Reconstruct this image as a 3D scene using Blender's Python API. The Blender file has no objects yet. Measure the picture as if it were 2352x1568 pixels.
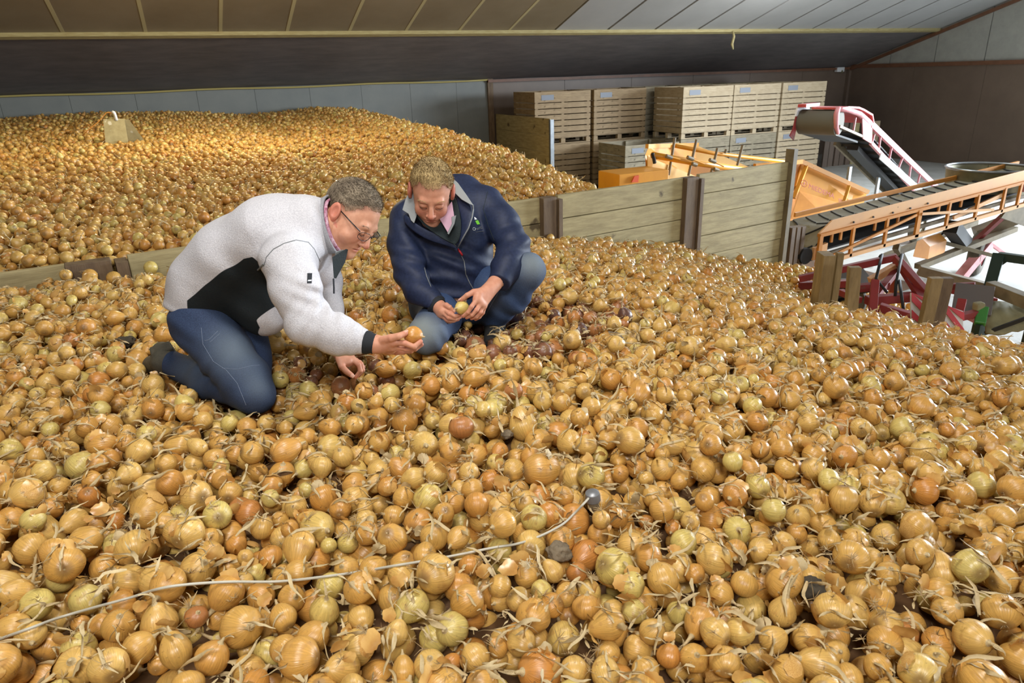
import bpy, math, random
import numpy as np
from mathutils import Vector, Matrix, Euler, noise as mnoise
from math import radians, sin, cos, pi, sqrt, atan2

rng = np.random.RandomState(7)
random.seed(7)
scene = bpy.context.scene
COL = scene.collection

# ------------------------------------------------------------------ camera
FPX = 1600.0
YAW, PIT, ROLL = radians(24.203), radians(20.989), radians(-1.799)
_f = np.array([sin(YAW)*cos(PIT), cos(YAW)*cos(PIT), -sin(PIT)])
_r = np.cross(_f, [0, 0, 1]); _r /= np.linalg.norm(_r)
_u = np.cross(_r, _f)
CR = cos(ROLL)*_r + sin(ROLL)*_u
CU = -sin(ROLL)*_r + cos(ROLL)*_u
CF = _f
CC = np.array([0.0, 0.0, 2.9])
cam_data = bpy.data.cameras.new('camera')
cam = bpy.data.objects.new('camera', cam_data)
COL.objects.link(cam)
cam_data.sensor_width = 36.0
cam_data.lens = 36.0*FPX/2352.0
cam_data.clip_start = 0.05
cam_data.clip_end = 200
cam_data.dof.use_dof = True
cam_data.dof.focus_distance = 2.5
cam_data.dof.aperture_fstop = 9.0
cam.matrix_world = Matrix(((CR[0], CU[0], -CF[0], CC[0]), (CR[1], CU[1], -CF[1], CC[1]), (CR[2], CU[2], -CF[2], CC[2]), (0, 0, 0, 1)))
scene.camera = cam

# measuring helpers: where a sight line of the survey camera meets a plane
def sight(x, y): return CF + CR*(x-1176)/FPX - CU*(y-784)/FPX
def atd(x, y, D): return CC + sight(x, y)*D
def atz(x, y, z): d = sight(x, y); return CC + d*(z-CC[2])/d[2]
def aty(x, y, Y): d = sight(x, y); return CC + d*(Y/d[1])
def atx(x, y, X): d = sight(x, y); return CC + d*(X/d[0])
def onpl(x, y, P, n): d = sight(x, y); n = np.array(n, float); return CC + d*(((np.array(P)-CC)@n)/(d@n))
def topx(P):
    v = np.asarray(P, float)-CC
    zc = v@CF
    return 1176+FPX*(v@CR)/zc, 784-FPX*(v@CU)/zc, zc

# ------------------------------------------------------------------ world, lights, exposure
world = bpy.data.worlds.new('world'); scene.world = world; world.use_nodes = True
bg = world.node_tree.nodes['Background']
bg.inputs[0].default_value = (0.78, 0.88, 1.0, 1); bg.inputs[1].default_value = 1.0

def area(name, loc, target, sx, sy, power, color, spread=180):
    L = bpy.data.lights.new(name, 'AREA'); L.shape = 'RECTANGLE'; L.size = sx; L.size_y = sy
    L.energy = power; L.color = color; L.spread = radians(spread)
    o = bpy.data.objects.new(name, L); COL.objects.link(o); o.location = loc
    o.rotation_euler = (Vector(target)-Vector(loc)).to_track_quat('-Z', 'Y').to_euler()
    return o
area('door_daylight', (19.6, 4.6, 3.3), (12.0, 6.6, 0.0), 7.5, 2.4, 1700, (0.82, 0.91, 1.0), 95)
area('door_sky', (20.6, 5.0, 2.1), (12, 8.4, 1.6), 9.0, 3.4, 480, (0.82, 0.91, 1.0), 170)
area('yard_daylight', (9.0, -9.0, 3.4), (5.0, 4.0, 1.5), 8.0, 3.0, 400, (0.88, 0.94, 1.0))
def bulb(name, loc, power, color, r=.12):
    L = bpy.data.lights.new(name, 'POINT'); L.energy = power; L.color = color; L.shadow_soft_size = r
    o = bpy.data.objects.new(name, L); COL.objects.link(o); o.location = loc
bulb('lamp_far_bay', (0.9, 9.8, 4.2), 270, (1.0, 0.84, 0.55))
bulb('lamp_far_bay_west', (-3.0, 8.6, 4.2), 90, (1.0, 0.84, 0.55))
area('fill_conveyor', (8.6, 7.4, 4.7), (8.4, 6.6, 1.0), 1.5, 0.4, 60, (0.95, 0.98, 1.0))  # unseen fill light, added above the conveyor to brighten its dark belt
bulb('lamp_roof_right', (12.6, 12.2, 4.5), 130, (0.92, 0.96, 1.0), .25)
area('lamp_crates', (11.8, 12.0, 4.35), (12.5, 13.6, 1.0), 1.6, 0.4, 40, (0.95, 0.97, 1.0))
area('lamp_men', (0.6, 1.6, 5.0), (0.5, 2.6, 1.9), 1.0, 0.5, 70, (1.0, 0.97, 0.93))
area('lamp_front', (-0.6, -1.6, 4.9), (0.4, 2.2, 1.9), 1.0, 0.7, 125, (1.0, 0.97, 0.94))

scene.view_settings.view_transform = 'Standard'
scene.view_settings.look = 'None'
scene.view_settings.gamma = 1.0
scene.view_settings.use_curve_mapping = False
scene.view_settings.exposure = 0.0
scene.cycles.max_bounces = 6
scene.cycles.diffuse_bounces = 3
scene.cycles.glossy_bounces = 3
scene.cycles.caustics_reflective = False
scene.cycles.caustics_refractive = False
scene.cycles.sample_clamp_indirect = 4.0

# ------------------------------------------------------------------ materials
def lin(c):
    return tuple(((v/255.0)/12.92 if v/255.0 <= 0.04045 else ((v/255.0+0.055)/1.055)**2.4) for v in c)

def mat(name, rgb, rough=0.6, metal=0.0, rgb2=None, nscale=6.0, stretch=(1, 1, 1), bump=0.0, bscale=40.0, spec=0.5, spots=None, coat=0.0, nlo=0.35, nhi=0.65):
    m = bpy.data.materials.new(name); m.use_nodes = True
    nt = m.node_tree; N = nt.nodes; K = nt.links
    b = N['Principled BSDF']
    b.inputs['Roughness'].default_value = rough
    b.inputs['Metallic'].default_value = metal
    b.inputs['Specular IOR Level'].default_value = spec
    b.inputs['Coat Weight'].default_value = coat
    c1 = lin(rgb)+(1,)
    b.inputs['Base Color'].default_value = c1
    tc = N.new('ShaderNodeTexCoord'); mp = N.new('ShaderNodeMapping')
    mp.inputs['Scale'].default_value = stretch
    K.new(tc.outputs['Object'], mp.inputs[0])
    out = None
    if rgb2 is not None:
        n = N.new('ShaderNodeTexNoise'); n.inputs['Scale'].default_value = nscale; n.inputs['Detail'].default_value = 6
        n.inputs['Roughness'].default_value = 0.65
        K.new(mp.outputs[0], n.inputs['Vector'])
        cr = N.new('ShaderNodeValToRGB')
        cr.color_ramp.elements[0].position = nlo; cr.color_ramp.elements[0].color = c1
        cr.color_ramp.elements[1].position = nhi; cr.color_ramp.elements[1].color = lin(rgb2)+(1,)
        K.new(n.outputs['Fac'], cr.inputs[0]); out = cr.outputs[0]
    if spots is not None:   # (rgb, scale, threshold)
        n = N.new('ShaderNodeTexNoise'); n.inputs['Scale'].default_value = spots[1]; n.inputs['Detail'].default_value = 4
        K.new(tc.outputs['Object'], n.inputs['Vector'])
        r = N.new('ShaderNodeMapRange'); r.inputs[1].default_value = spots[2]; r.inputs[2].default_value = spots[2]+0.06
        K.new(n.outputs['Fac'], r.inputs[0])
        mx = N.new('ShaderNodeMix'); mx.data_type = 'RGBA'
        K.new(r.outputs[0], mx.inputs[0])
        if out is not None: K.new(out, mx.inputs[6])
        else: mx.inputs[6].default_value = c1
        mx.inputs[7].default_value = lin(spots[0])+(1,)
        out = mx.outputs[2]
    if out is not None: K.new(out, b.inputs['Base Color'])
    if bump > 0:
        n = N.new('ShaderNodeTexNoise'); n.inputs['Scale'].default_value = bscale; n.inputs['Detail'].default_value = 5
        K.new(mp.outputs[0], n.inputs['Vector'])
        bp = N.new('ShaderNodeBump'); bp.inputs['Strength'].default_value = bump; bp.inputs['Distance'].default_value = 0.01
        K.new(n.outputs['Fac'], bp.inputs['Height']); K.new(bp.outputs[0], b.inputs['Normal'])
    return m

M = {}
M['concrete'] = mat('concrete_floor', (196, 196, 192), 0.55, rgb2=(176, 176, 170), nscale=2.0, bump=0.1, spots=((150, 148, 140), 3.0, 0.62))
M['grey_panel'] = mat('grey_wall_panel', (126, 130, 127), 0.6, rgb2=(116, 121, 120), nscale=1.5, spots=((104, 100, 74), 1.7, 0.69))
M['brown_panel'] = mat('brown_plywood_wall', (112, 96, 83), 0.42, rgb2=(102, 87, 75), nscale=1.2)
M['gable'] = mat('grey_gable_block', (158, 158, 150), 0.75, rgb2=(146, 146, 139), nscale=3.0, bump=0.1)
M['roof_light'] = mat('roof_panel_cream', (172, 172, 170), 0.5, rgb2=(164, 164, 162), nscale=1.0)
M['roof_old'] = mat('roof_panel_browned', (136, 124, 102), 0.5, rgb2=(124, 112, 90), nscale=1.0)
M['roof_dark'] = mat('roof_sheet_dark', (118, 112, 110), 0.55, rgb2=(100, 95, 95), nscale=1.6, stretch=(1, 3, 3), bump=0.25, bscale=1.5)
M['batten'] = mat('pale_batten', (176, 166, 126), 0.6)
M['seam'] = mat('seam_shadow', (58, 55, 46), 0.8)
M['timber_pale'] = mat('pale_timber', (178, 166, 120), 0.65, rgb2=(156, 140, 92), nscale=5.0, stretch=(1, 8, 8), bump=0.15)
M['brown_steel'] = mat('brown_trim', (116, 78, 56), 0.5, rgb2=(98, 66, 46), nscale=5)
M['pipe'] = mat('yellowed_pipe', (170, 156, 96), 0.45)
M['board'] = mat('partition_timber', (182, 168, 124), 0.7, rgb2=(152, 138, 98), nscale=3.0, stretch=(1.2, 1.2, 9), bump=0.2, bscale=14, spots=((96, 82, 56), 5.0, 0.66))
M['stake'] = mat('stake_timber', (150, 128, 88), 0.75, rgb2=(118, 98, 64), nscale=3.0, stretch=(5, 5, 1), bump=0.2)
M['board_post'] = mat('partition_post', (118, 98, 74), 0.7, rgb2=(94, 76, 58), nscale=4.0, stretch=(5, 5, 1), bump=0.2)
M['crate_new'] = mat('crate_timber_light', (182, 165, 136), 0.7, rgb2=(160, 142, 112), nscale=4.0, stretch=(1, 1, 8), bump=0.1, spots=((132, 108, 74), 8.0, 0.69))
M['crate_mid'] = mat('crate_timber_worn', (158, 136, 102), 0.7, rgb2=(128, 106, 76), nscale=4.0, stretch=(1, 1, 8), bump=0.1, spots=((112, 92, 62), 6.0, 0.66))
M['crate_old'] = mat('crate_timber_grey', (150, 140, 116), 0.75, rgb2=(116, 106, 86), nscale=4.0, stretch=(1, 1, 8), bump=0.1, spots=((92, 84, 66), 6.0, 0.66))
M['plate'] = mat('blue_grey_plate', (112, 118, 128), 0.5)
M['galv'] = mat('galvanised_steel', (170, 174, 178), 0.35, 0.8, rgb2=(140, 146, 150), nscale=4)
M['galv_worn'] = mat('galvanised_steel_dusty', (140, 136, 112), 0.55, 0.4, rgb2=(116, 112, 84), nscale=4)
M['orange'] = mat('dusty_orange_paint', (232, 180, 122), 0.5, rgb2=(220, 172, 124), nscale=3, spots=((156, 110, 66), 14, 0.68))
M['orange_deep'] = mat('orange_paint', (214, 144, 62), 0.45, rgb2=(198, 130, 54), nscale=4)
M['yellow'] = mat('machine_yellow', (216, 150, 34), 0.42, rgb2=(202, 136, 30), nscale=2)
M['yellow_pale'] = mat('machine_yellow_faded', (226, 180, 98), 0.5, rgb2=(214, 164, 80), nscale=2)
M['belt'] = mat('belt_rubber', (150, 146, 128), 0.75, rgb2=(128, 124, 108), nscale=5, spots=((128, 118, 86), 9, 0.6))
M['rubber'] = mat('black_rubber', (30, 30, 30), 0.7)
M['blackm'] = mat('black_metal', (28, 30, 30), 0.5)
M['red'] = mat('red_paint', (146, 46, 46), 0.5, rgb2=(120, 40, 40), nscale=3, spots=((120, 66, 56), 9, 0.62))
M['pink'] = mat('faded_red_paint', (214, 150, 152), 0.5, rgb2=(196, 120, 124), nscale=5)
M['hood'] = mat('red_hood', (178, 56, 60), 0.5, rgb2=(198, 88, 84), nscale=5)
M['white'] = mat('white_paint', (224, 226, 228), 0.5)
M['green'] = mat('green_paint', (60, 130, 56), 0.5)
M['dkgreen'] = mat('dark_green_paint', (34, 52, 42), 0.5)
M['tarp'] = mat('beige_tarp', (150, 142, 104), 0.7, rgb2=(120, 114, 84), nscale=6)
M['dusty'] = mat('dusty_metal', (130, 118, 92), 0.6, rgb2=(104, 92, 70), nscale=5)
M['tyre'] = mat('tyre_rubber', (74, 70, 62), 0.85, rgb2=(98, 92, 78), nscale=10)

# ------------------------------------------------------------------ mesh builder
class MB:
    def __init__(s): s.v = []; s.f = []; s.smooth = False
    def add(s, V, Fs):
        b = len(s.v); s.v += [tuple(map(float, p)) for p in V]; s.f += [tuple(b+i for i in f) for f in Fs]; return s
    def box(s, x0, x1, y0, y1, z0, z1):
        V = [(x0, y0, z0), (x1, y0, z0), (x1, y1, z0), (x0, y1, z0), (x0, y0, z1), (x1, y0, z1), (x1, y1, z1), (x0, y1, z1)]
        return s.add(V, [(0, 3, 2, 1), (4, 5, 6, 7), (0, 1, 5, 4), (1, 2, 6, 5), (2, 3, 7, 6), (3, 0, 4, 7)])
    def frame(s, o, ax, ay, az):   # box from a corner and three edge vectors
        o, ax, ay, az = (np.array(q, float) for q in (o, ax, ay, az))
        V = [o, o+ax, o+ax+ay, o+ay, o+az, o+ax+az, o+ax+ay+az, o+ay+az]
        return s.add(V, [(0, 3, 2, 1), (4, 5, 6, 7), (0, 1, 5, 4), (1, 2, 6, 5), (2, 3, 7, 6), (3, 0, 4, 7)])
    def beam(s, a, b, w, h, up=(0, 0, 1)):
        a = np.array(a, float); b = np.array(b, float); d = b-a; L = np.linalg.norm(d); d /= L
        u = np.array(up, float); sd = np.cross(d, u)
        if np.linalg.norm(sd) < 1e-4: sd = np.cross(d, [0, 1, 0])
        sd /= np.linalg.norm(sd); u = np.cross(sd, d)
        return s.frame(a-sd*w/2-u*h/2, d*L, sd*w, u*h)
    def tube(s, P, r, n=8, closed=False, cap=True):
        P = [np.array(p, float) for p in P]; m = len(P); R = r if hasattr(r, '__len__') else [r]*m
        T = []
        for i in range(m):
            if closed: t = P[(i+1) % m]-P[i-1]
            else: t = P[min(i+1, m-1)]-P[max(i-1, 0)]
            T.append(t/(np.linalg.norm(t)+1e-12))
        u = np.cross(T[0], [0, 0, 1.0])
        if np.linalg.norm(u) < 1e-3: u = np.cross(T[0], [0, 1.0, 0])
        V = []
        for i in range(m):
            u = u-T[i]*(u@T[i]); u /= np.linalg.norm(u); w = np.cross(T[i], u)
            for k in range(n):
                a = 2*pi*k/n; V.append(P[i]+R[i]*(cos(a)*u+sin(a)*w))
        Fs = []
        for i in range(m if closed else m-1):
            j = (i+1) % m
            for k in range(n): Fs.append((i*n+k, j*n+k, j*n+(k+1) % n, i*n+(k+1) % n))
        if cap and not closed:
            Fs.append(tuple(range(n))); Fs.append(tuple((m-1)*n+k for k in reversed(range(n))))
        return s.add(V, Fs)
    def cyl(s, a, b, r, n=16): return s.tube([a, b], r, n)
    def prism(s, poly, ext):       # planar polygon of 3-D points pushed along ext
        e = np.array(ext, float); P = [np.array(p, float) for p in poly]; n = len(P)
        return s.add(P+[p+e for p in P], [tuple(reversed(range(n))), tuple(range(n, 2*n))]+[(i, (i+1) % n, n+(i+1) % n, n+i) for i in range(n)])
    def lathe(s, prof, c=(0, 0, 0), n=16, axis=None):
        V = []; m = len(prof)
        ax = np.array(axis if axis is not None else (0, 0, 1), float); ax /= np.linalg.norm(ax)
        u = np.cross(ax, [0.1, 1, 0.2]); u /= np.linalg.norm(u); w = np.cross(ax, u); c = np.array(c, float)
        for r, z in prof:
            for k in range(n): a = 2*pi*k/n; V.append(c+ax*z+r*(cos(a)*u+sin(a)*w))
        Fs = [(i*n+k, i*n+(k+1) % n, (i+1)*n+(k+1) % n, (i+1)*n+k) for i in range(m-1) for k in range(n)]
        return s.add(V, Fs)

ORG = {}
def empty(name, loc, **kw):
    o = bpy.data.objects.new(name, None); o.location = tuple(map(float, loc)); o.empty_display_size = 0.1
    COL.objects.link(o); ORG[o.name] = tuple(map(float, loc)); tag(o, **kw); return o
def tag(o, label=None, cat=None, group=None, kind=None):
    if label: o['label'] = label
    if cat: o['category'] = cat
    if group: o['group'] = group
    if kind: o['kind'] = kind
    return o
def build(mb, name, m, parent=None, label=None, cat=None, group=None, kind=None, smooth=False, bevel=0.0, origin=None):
    me = bpy.data.meshes.new(name)
    if parent is not None: org = ORG[parent.name]
    elif origin is not None: org = tuple(map(float, origin))
    else:
        V = np.array(mb.v); org = tuple((V.min(0)+V.max(0))/2*np.array([1, 1, 0])+np.array([0, 0, 1])*V.min(0)[2])
    V = [(a-org[0], b-org[1], c-org[2]) for a, b, c in mb.v]
    me.from_pydata(V, [], mb.f); me.update()
    if smooth:
        me.polygons.foreach_set('use_smooth', [True]*len(me.polygons))
        if smooth != 'all':
            try: me.set_sharp_from_angle(angle=radians(40))
            except Exception: pass
    me.materials.append(m)
    o = bpy.data.objects.new(name, me); COL.objects.link(o); ORG[o.name] = org
    if parent is not None: o.parent = parent
    else: o.location = org
    if bevel > 0:
        bv = o.modifiers.new('bevel', 'BEVEL'); bv.width = bevel; bv.segments = 2; bv.limit_method = 'ANGLE'
    return tag(o, label, cat, group, kind)
# ------------------------------------------------------------------ the shed
WALLY = 18.0; EAVE = 2.8; RX = 20.8; LX = -7.0; FY = -10.0
SL = math.tan(radians(17.82))
def roofz(y): return EAVE+(WALLY-y)*SL
RIDGE = 3.5
build(MB().box(LX-.3, RX+.3, FY-.3, WALLY+.3, -0.2, 0.0), 'floor', M['concrete'], kind='structure')

wb = empty('wall_back', (7, WALLY, 0), kind='structure')
for k in range(12):      # grey panels of the onion bay
    x0 = -6.9+1.24*k; x1 = min(x0+1.234, 7.6)
    build(MB().box(x0, x1, WALLY, WALLY+.12, 0, EAVE+.02), 'panel', M['grey_panel'], wb)
for k in range(6):
    x0 = 7.75+2.2*k; x1 = min(x0+2.19, RX)
    build(MB().box(x0, x1, WALLY+.03, WALLY+.12, 0, EAVE+.02), 'panel', M['brown_panel'], wb, label='brown plywood panel' if k == 0 else None)
build(MB().box(7.6, 7.75, WALLY-.06, WALLY+.1, 0, EAVE), 'corner_batten', M['board_post'], wb)
build(MB().box(LX, RX, WALLY+.13, WALLY+.25, 0, EAVE), 'backing', M['seam'], wb)

wr = empty('wall_right', (RX, 14, 0), kind='structure')
ys = [11.2, 13.4, 15.6, 17.98]
for a, b in zip(ys[:-1], ys[1:]):
    build(MB().box(RX, RX+.1, a+.004, b-.004, 0, EAVE), 'panel', M['brown_panel'], wr)
gy = [18.0]
while gy[-1] > RIDGE+.8: gy.append(gy[-1]-1.5)
for a, b in zip(gy[:-1], gy[1:]):
    build(MB().prism([(RX, a-.012, EAVE+.06), (RX, b+.012, EAVE+.06), (RX, b+.012, roofz(b)), (RX, a-.012, roofz(a)+.02)], (.1, 0, 0)), 'gable_panel', M['gable'], wr, label='grey gable panel' if a == 18 else None)
build(MB().prism([(RX+.1, 18, 2.8), (RX+.1, RIDGE, 2.8), (RX+.1, RIDGE, roofz(RIDGE)), (RX+.1, 18, 2.82)], (.1, 0, 0)), 'backing', M['seam'], wr)
# door opening in the right wall between y = 0.5 and 11.2, header above it
build(MB().box(RX, RX+.2, -10, 0.3, 0, EAVE), 'wall_right_front', M['brown_panel'], kind='structure')
build(MB().prism([(RX, RIDGE-.7, 4.0), (RX, -10, 4.0), (RX, -10, 4.1), (RX, RIDGE-.7, roofz(RIDGE))], (.2, 0, 0)), 'wall_right_gable', M['gable'], kind='structure')
build(MB().box(LX-.2, LX, FY, WALLY, 0, 5.5), 'wall_left', M['grey_panel'], kind='structure')
build(MB().prism([(LX-.1, WALLY, 2.8), (LX-.1, RIDGE, 2.8), (LX-.1, RIDGE, roofz(RIDGE)+.02)], (.1, 0, 0)), 'wall_left_gable', M['gable'], kind='structure')
build(MB().box(LX, 4.0, FY-.2, FY, 0, 4.2), 'wall_front', M['grey_panel'], kind='structure')

# roof: every insulated panel on its own, the dark sheet below the purlin
rf = empty('ceiling', (7, 15, 3.8), kind='structure')
PY = 15.0
seams = [-7.2, -6.2, -5.0, -3.85, -2.65, -1.47, -0.2, 1.04, 2.23, 3.42, 4.57, 5.73, 6.88, 7.99, 9.37, 10.68, 11.95, 13.22, 14.52, 15.7, 16.91, 18.13, 19.33, 20.85]
for i, (a, b) in enumerate(zip(seams[:-1], seams[1:])):
    g = 0.035 if a > 7.5 else 0.022
    P = [(a+g, PY, roofz(PY)), (b-g, PY, roofz(PY)), (b-g, RIDGE, roofz(RIDGE)), (a+g, RIDGE, roofz(RIDGE))]
    build(MB().prism(P, (0, 0, .06)), 'roof_panel', M['roof_light'] if a > 7.5 else M['roof_old'], rf, label=None if a > 7.5 else 'browned ceiling panel')
    if a < 7.5 and i > 0:
        build(MB().prism([(a-.03, PY, roofz(PY)-.004), (a+.03, PY, roofz(PY)-.004), (a+.03, RIDGE, roofz(RIDGE)-.004), (a-.03, RIDGE, roofz(RIDGE)-.004)], (0, 0, .03)), 'batten', M['batten'], rf)
dk = MB()
nx, ny = 60, 8
V = []
for j in range(ny+1):
    for i in range(nx+1):
        x = -7+27.85*i/nx; y = PY+(WALLY-PY)*j/ny
        V.append((x, y, roofz(y)-0.01+0.012*sin(i*1.3)*sin(pi*j/ny)+0.01*mnoise.noise(Vector((x*.8, y*.8, 0)))))
dk.add(V, [(j*(nx+1)+i, j*(nx+1)+i+1, (j+1)*(nx+1)+i+1, (j+1)*(nx+1)+i) for j in range(ny) for i in range(nx)])
build(dk, 'roof_sheet', M['roof_dark'], rf, label='dark brown sheet below the purlin', smooth='all')
build(MB().prism([(-7.3, WALLY+.4, roofz(WALLY+.4)+.1), (RX+.3, WALLY+.4, roofz(WALLY+.4)+.1), (RX+.3, RIDGE, roofz(RIDGE)+.1), (-7.3, RIDGE, roofz(RIDGE)+.1)], (0, 0, .1)), 'backing', M['seam'], rf)
build(MB().prism([(-7.3, RIDGE, roofz(RIDGE)), (RX+.3, RIDGE, roofz(RIDGE)), (RX+.3, FY-.4, roofz(RIDGE)-(RIDGE-FY+.4)*.25), (-7.3, FY-.4, roofz(RIDGE)-(RIDGE-FY+.4)*.25)], (0, 0, .1)), 'roof_slope_front', M['roof_light'], rf)
build(MB().frame((-7, PY-.09, roofz(PY)-.045), (27.8, 0, 0), (0, .12, -.04), (0, 0.03, .07)), 'trim_1', M['timber_pale'], kind='structure')
build(MB().tube([(x, WALLY-.06, EAVE-.03+.012*sin(x*1.7)) for x in np.linspace(-7, 7.6, 24)], .022, 8), 'trim_2', M['pipe'], kind='structure', smooth='all')
build(MB().box(7.6, RX, WALLY-.1, WALLY+.02, EAVE-.09, EAVE-.02), 'trim_3', M['brown_steel'], kind='structure')
build(MB().box(RX-.06, RX+.02, 11.0, WALLY, EAVE-.05, EAVE+.06), 'trim_4', M['brown_steel'], kind='structure')
build(MB().frame((RX-.08, WALLY, roofz(WALLY)-.06), (0, RIDGE-WALLY, (WALLY-RIDGE)*SL), (.08, 0, 0), (0, 0, -.09)), 'trim_5', M['brown_steel'], kind='structure')
build(MB().box(RX-.1, RX+.02, 17.9, 18.02, 0, EAVE), 'trim_6', M['brown_panel'], kind='structure')

p = aty(1930, 160, WALLY-.1)
e = empty('wall_sensor', p, label='small white box high on the brown back wall near the corner', cat='sensor')
build(MB().box(p[0]-.16, p[0]+.16, p[1]-.04, p[1]+.1, p[2]-.07, p[2]+.08), 'housing', M['white'], e, bevel=.02)
build(MB().cyl((p[0]+.05, p[1]-.05, p[2]-.1), (p[0]+.05, p[1]+.0, p[2]-.02), .04, 12), 'nozzle', M['galv_worn'], e, smooth=True)
a = np.array([13.0, PY-.1, roofz(PY)-.03])
mb = MB().tube([a, a+(.03, -.02, -.12), a+(0, 0, -.3), a+(.05, 0, -.42)], [.02, .03, .035, .02], 8)
e = build(mb, 'rope_end', M['timber_pale'], smooth='all')
tag(e, 'frayed rope end dangling from the pale ceiling batten', 'rope')

# ------------------------------------------------------------------ timber partition between the bays
pc = empty('timber_partition', (2.0, 5.0, 0), label='long plank partition running between the two onion heaps', cat='partition')
PD = np.array([1, .14, 0.0]); PD /= np.linalg.norm(PD); PN = np.array([-.14, 1, 0.0]); PN /= np.linalg.norm(PN)
def pp(x, off=0.0, z=0.0): return np.array([x, 4.7+.14*x, z])+PN*off
bays = [(-3.2, -2.0), (-1.92, -.72), (-.40, 1.0), (1.14, 2.56), (2.74, 4.16), (4.37, 5.66)]
PT = 1.96
for bi, (a, b) in enumerate(bays):
    z = PT+(.0 if bi != 5 else .01)
    k = 0
    while z > 0.25:
        h = [.20, .19, .20, .21][(k+bi) % 4]
        off = rng.uniform(-.006, .006)
        A = pp(a, off, z-h+.006); B = pp(b, off, z-h+.006)
        build(MB().frame(A, B-A, PN*.04, (0, 0, h-.006)), 'plank', M['board'], pc, bevel=.003)
        z -= h; k += 1
for (a, b) in [(-.72, -.40), (1.0, 1.14), (2.56, 2.74), (4.16, 4.37)]:
    A = pp(a, -.05, 0); B = pp(b, -.05, 0)
    build(MB().frame(A, (B-A)*.72, PN*.1, (0, 0, PT-.0)), 'post', M['board_post'], pc, bevel=.004)
    A = pp(a+(b-a)*.78, -.07, 0)
    build(MB().frame(A, (B-pp(a, -.05, 0))*.2, PN*.14, (0, 0, PT-.02)), 'post', M['timber_pale'] if a > 9 else M['board_post'], pc)
A = pp(5.66, -.05, 0)
build(MB().frame(A, PD*.06, PN*.10, (0, 0, 2.1)), 'end_post', M['dusty'], pc, label='narrow steel end post')
for i in range(3):
    A = pp(5.76+i*.1, -.06+.01*i, 0)
    build(MB().frame(A, PD*.06, PN*.10, (0, 0, 1.28-.01*i)), 'upright', M['board_post'], pc)

# stub partition against the back wall, steel capped edge
A = np.array([7.85, 14.85, 0]);
sp = empty('stub_partition', (7.85, 16.4, 0), label='short plywood partition with a pale steel edge, left of the crates', cat='partition')
for k in range(5):
    build(MB().box(7.80, 7.84, 14.85, 17.95, .02+.38*k, .395+.38*k), 'plank', M['board'], sp)
build(MB().box(7.78, 7.87, 14.78, 14.86, 0, 1.9), 'edge_cap', M['galv'], sp)

# ------------------------------------------------------------------ crates
CW, CD, CH = 1.56, 1.2, 1.24
_cm = {}
def share(key, mk):
    if key not in _cm: _cm[key] = mk()
    return _cm[key]
def linkmesh(name, me, parent, loc=(0, 0, 0)):
    o = bpy.data.objects.new(name, me); COL.objects.link(o); o.parent = parent; o.location = loc; return o
def boxmesh(name, sx, sy, sz, m, bev=0.0):
    def mk():
        me = bpy.data.meshes.new(name); b = MB().box(0, sx, 0, sy, 0, sz); me.from_pydata(b.v, [], b.f); me.materials.append(m); return me
    return share((name, sx, sy, sz, m.name), mk)
def crate(x, y, z, m, label, group='stacked wooden box pallets', plate=True, inner=False, detail=True):
    r = empty('wooden_crate', (x, y, z), label=label, cat='crate', group=group)
    ph = (CH-.14-.26)/6
    zz = .14
    hs = [ph]*6+[.26]
    for k, h in enumerate(hs):
        g = .022 if k < 6 else .018
        pl = boxmesh('plank', CW, .022, round(h-g, 4), m)
        linkmesh('plank', pl, r, (0, .0, zz+g*.5))
        linkmesh('plank', pl, r, (0, CD-.022, zz+g*.5))
        ps = boxmesh('side_plank', .022, CD-.044, round(h-g, 4), m)
        linkmesh('plank', ps, r, (0, .022, zz+g*.5))
        linkmesh('plank', ps, r, (CW-.022, .022, zz+g*.5))
        zz += h
    for px in (.024, CW/2-.035, CW-.094):
        for py in (.022, CD-.09): linkmesh('corner_post', boxmesh('corner_post', .07, .068, CH-.04, m), r, (px, py, .02))
    linkmesh('bottom_board', boxmesh('bottom_board', CW-.05, CD-.05, .02, m), r, (.025, .025, .13))
    for py in (.0, CD/2-.05, CD-.1):
        linkmesh('skid', boxmesh('skid', CW, .1, .022, m), r, (0, py, 0))
    for px in (0, CW/2-.06, CW-.12):
        for py in (.0, CD/2-.05, CD-.1): linkmesh('block', boxmesh('block', .12, .1, .10, m), r, (px, py, .022))
    if plate: linkmesh('plate', boxmesh('plate', .34, .006, .12, M['plate']), r, (.18, -.007, CH-.2))
    return r
Z1 = .001; Z2 = Z1+CH
front = [(11.43, 14.7, 'crate_new'), (11.43+CW+.03, 14.7, 'crate_new'), (11.43+2*CW+.1, 14.7, 'crate_new')]
names = ['third', 'fourth', 'fifth']
for i, (x, y, m) in enumerate(front):
    crate(x, y, Z2, M[m], 'pale slatted box pallet, upper tier, %s from the left' % names[i])
    crate(x, y, Z1, M[['crate_old', 'crate_old', 'crate_new'][i]], 'weathered slatted box pallet in the lower tier beneath the %s upper one' % names[i])
crate(7.92, 15.85, Z2, M['crate_mid'], 'brown slatted box pallet, upper tier, leftmost with a dark side')
crate(7.92+CW+.1, 15.85, Z2, M['crate_mid'], 'brown slatted box pallet, upper tier, second from the left')
crate(7.92, 15.85, Z1, M['crate_mid'], 'brown slatted box pallet, lower tier, behind the stub partition')
crate(7.92+CW+.1, 15.85, Z1, M['crate_mid'], 'brown slatted box pallet in the lower tier, mostly hidden behind the open one')
crate(9.55, 14.35, Z1-.0, M['crate_old'], 'open empty grey box pallet standing forward on its own', plate=True)
bn = ['behind the third pallet', 'behind the fourth pallet', 'behind the rightmost pallet']
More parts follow.
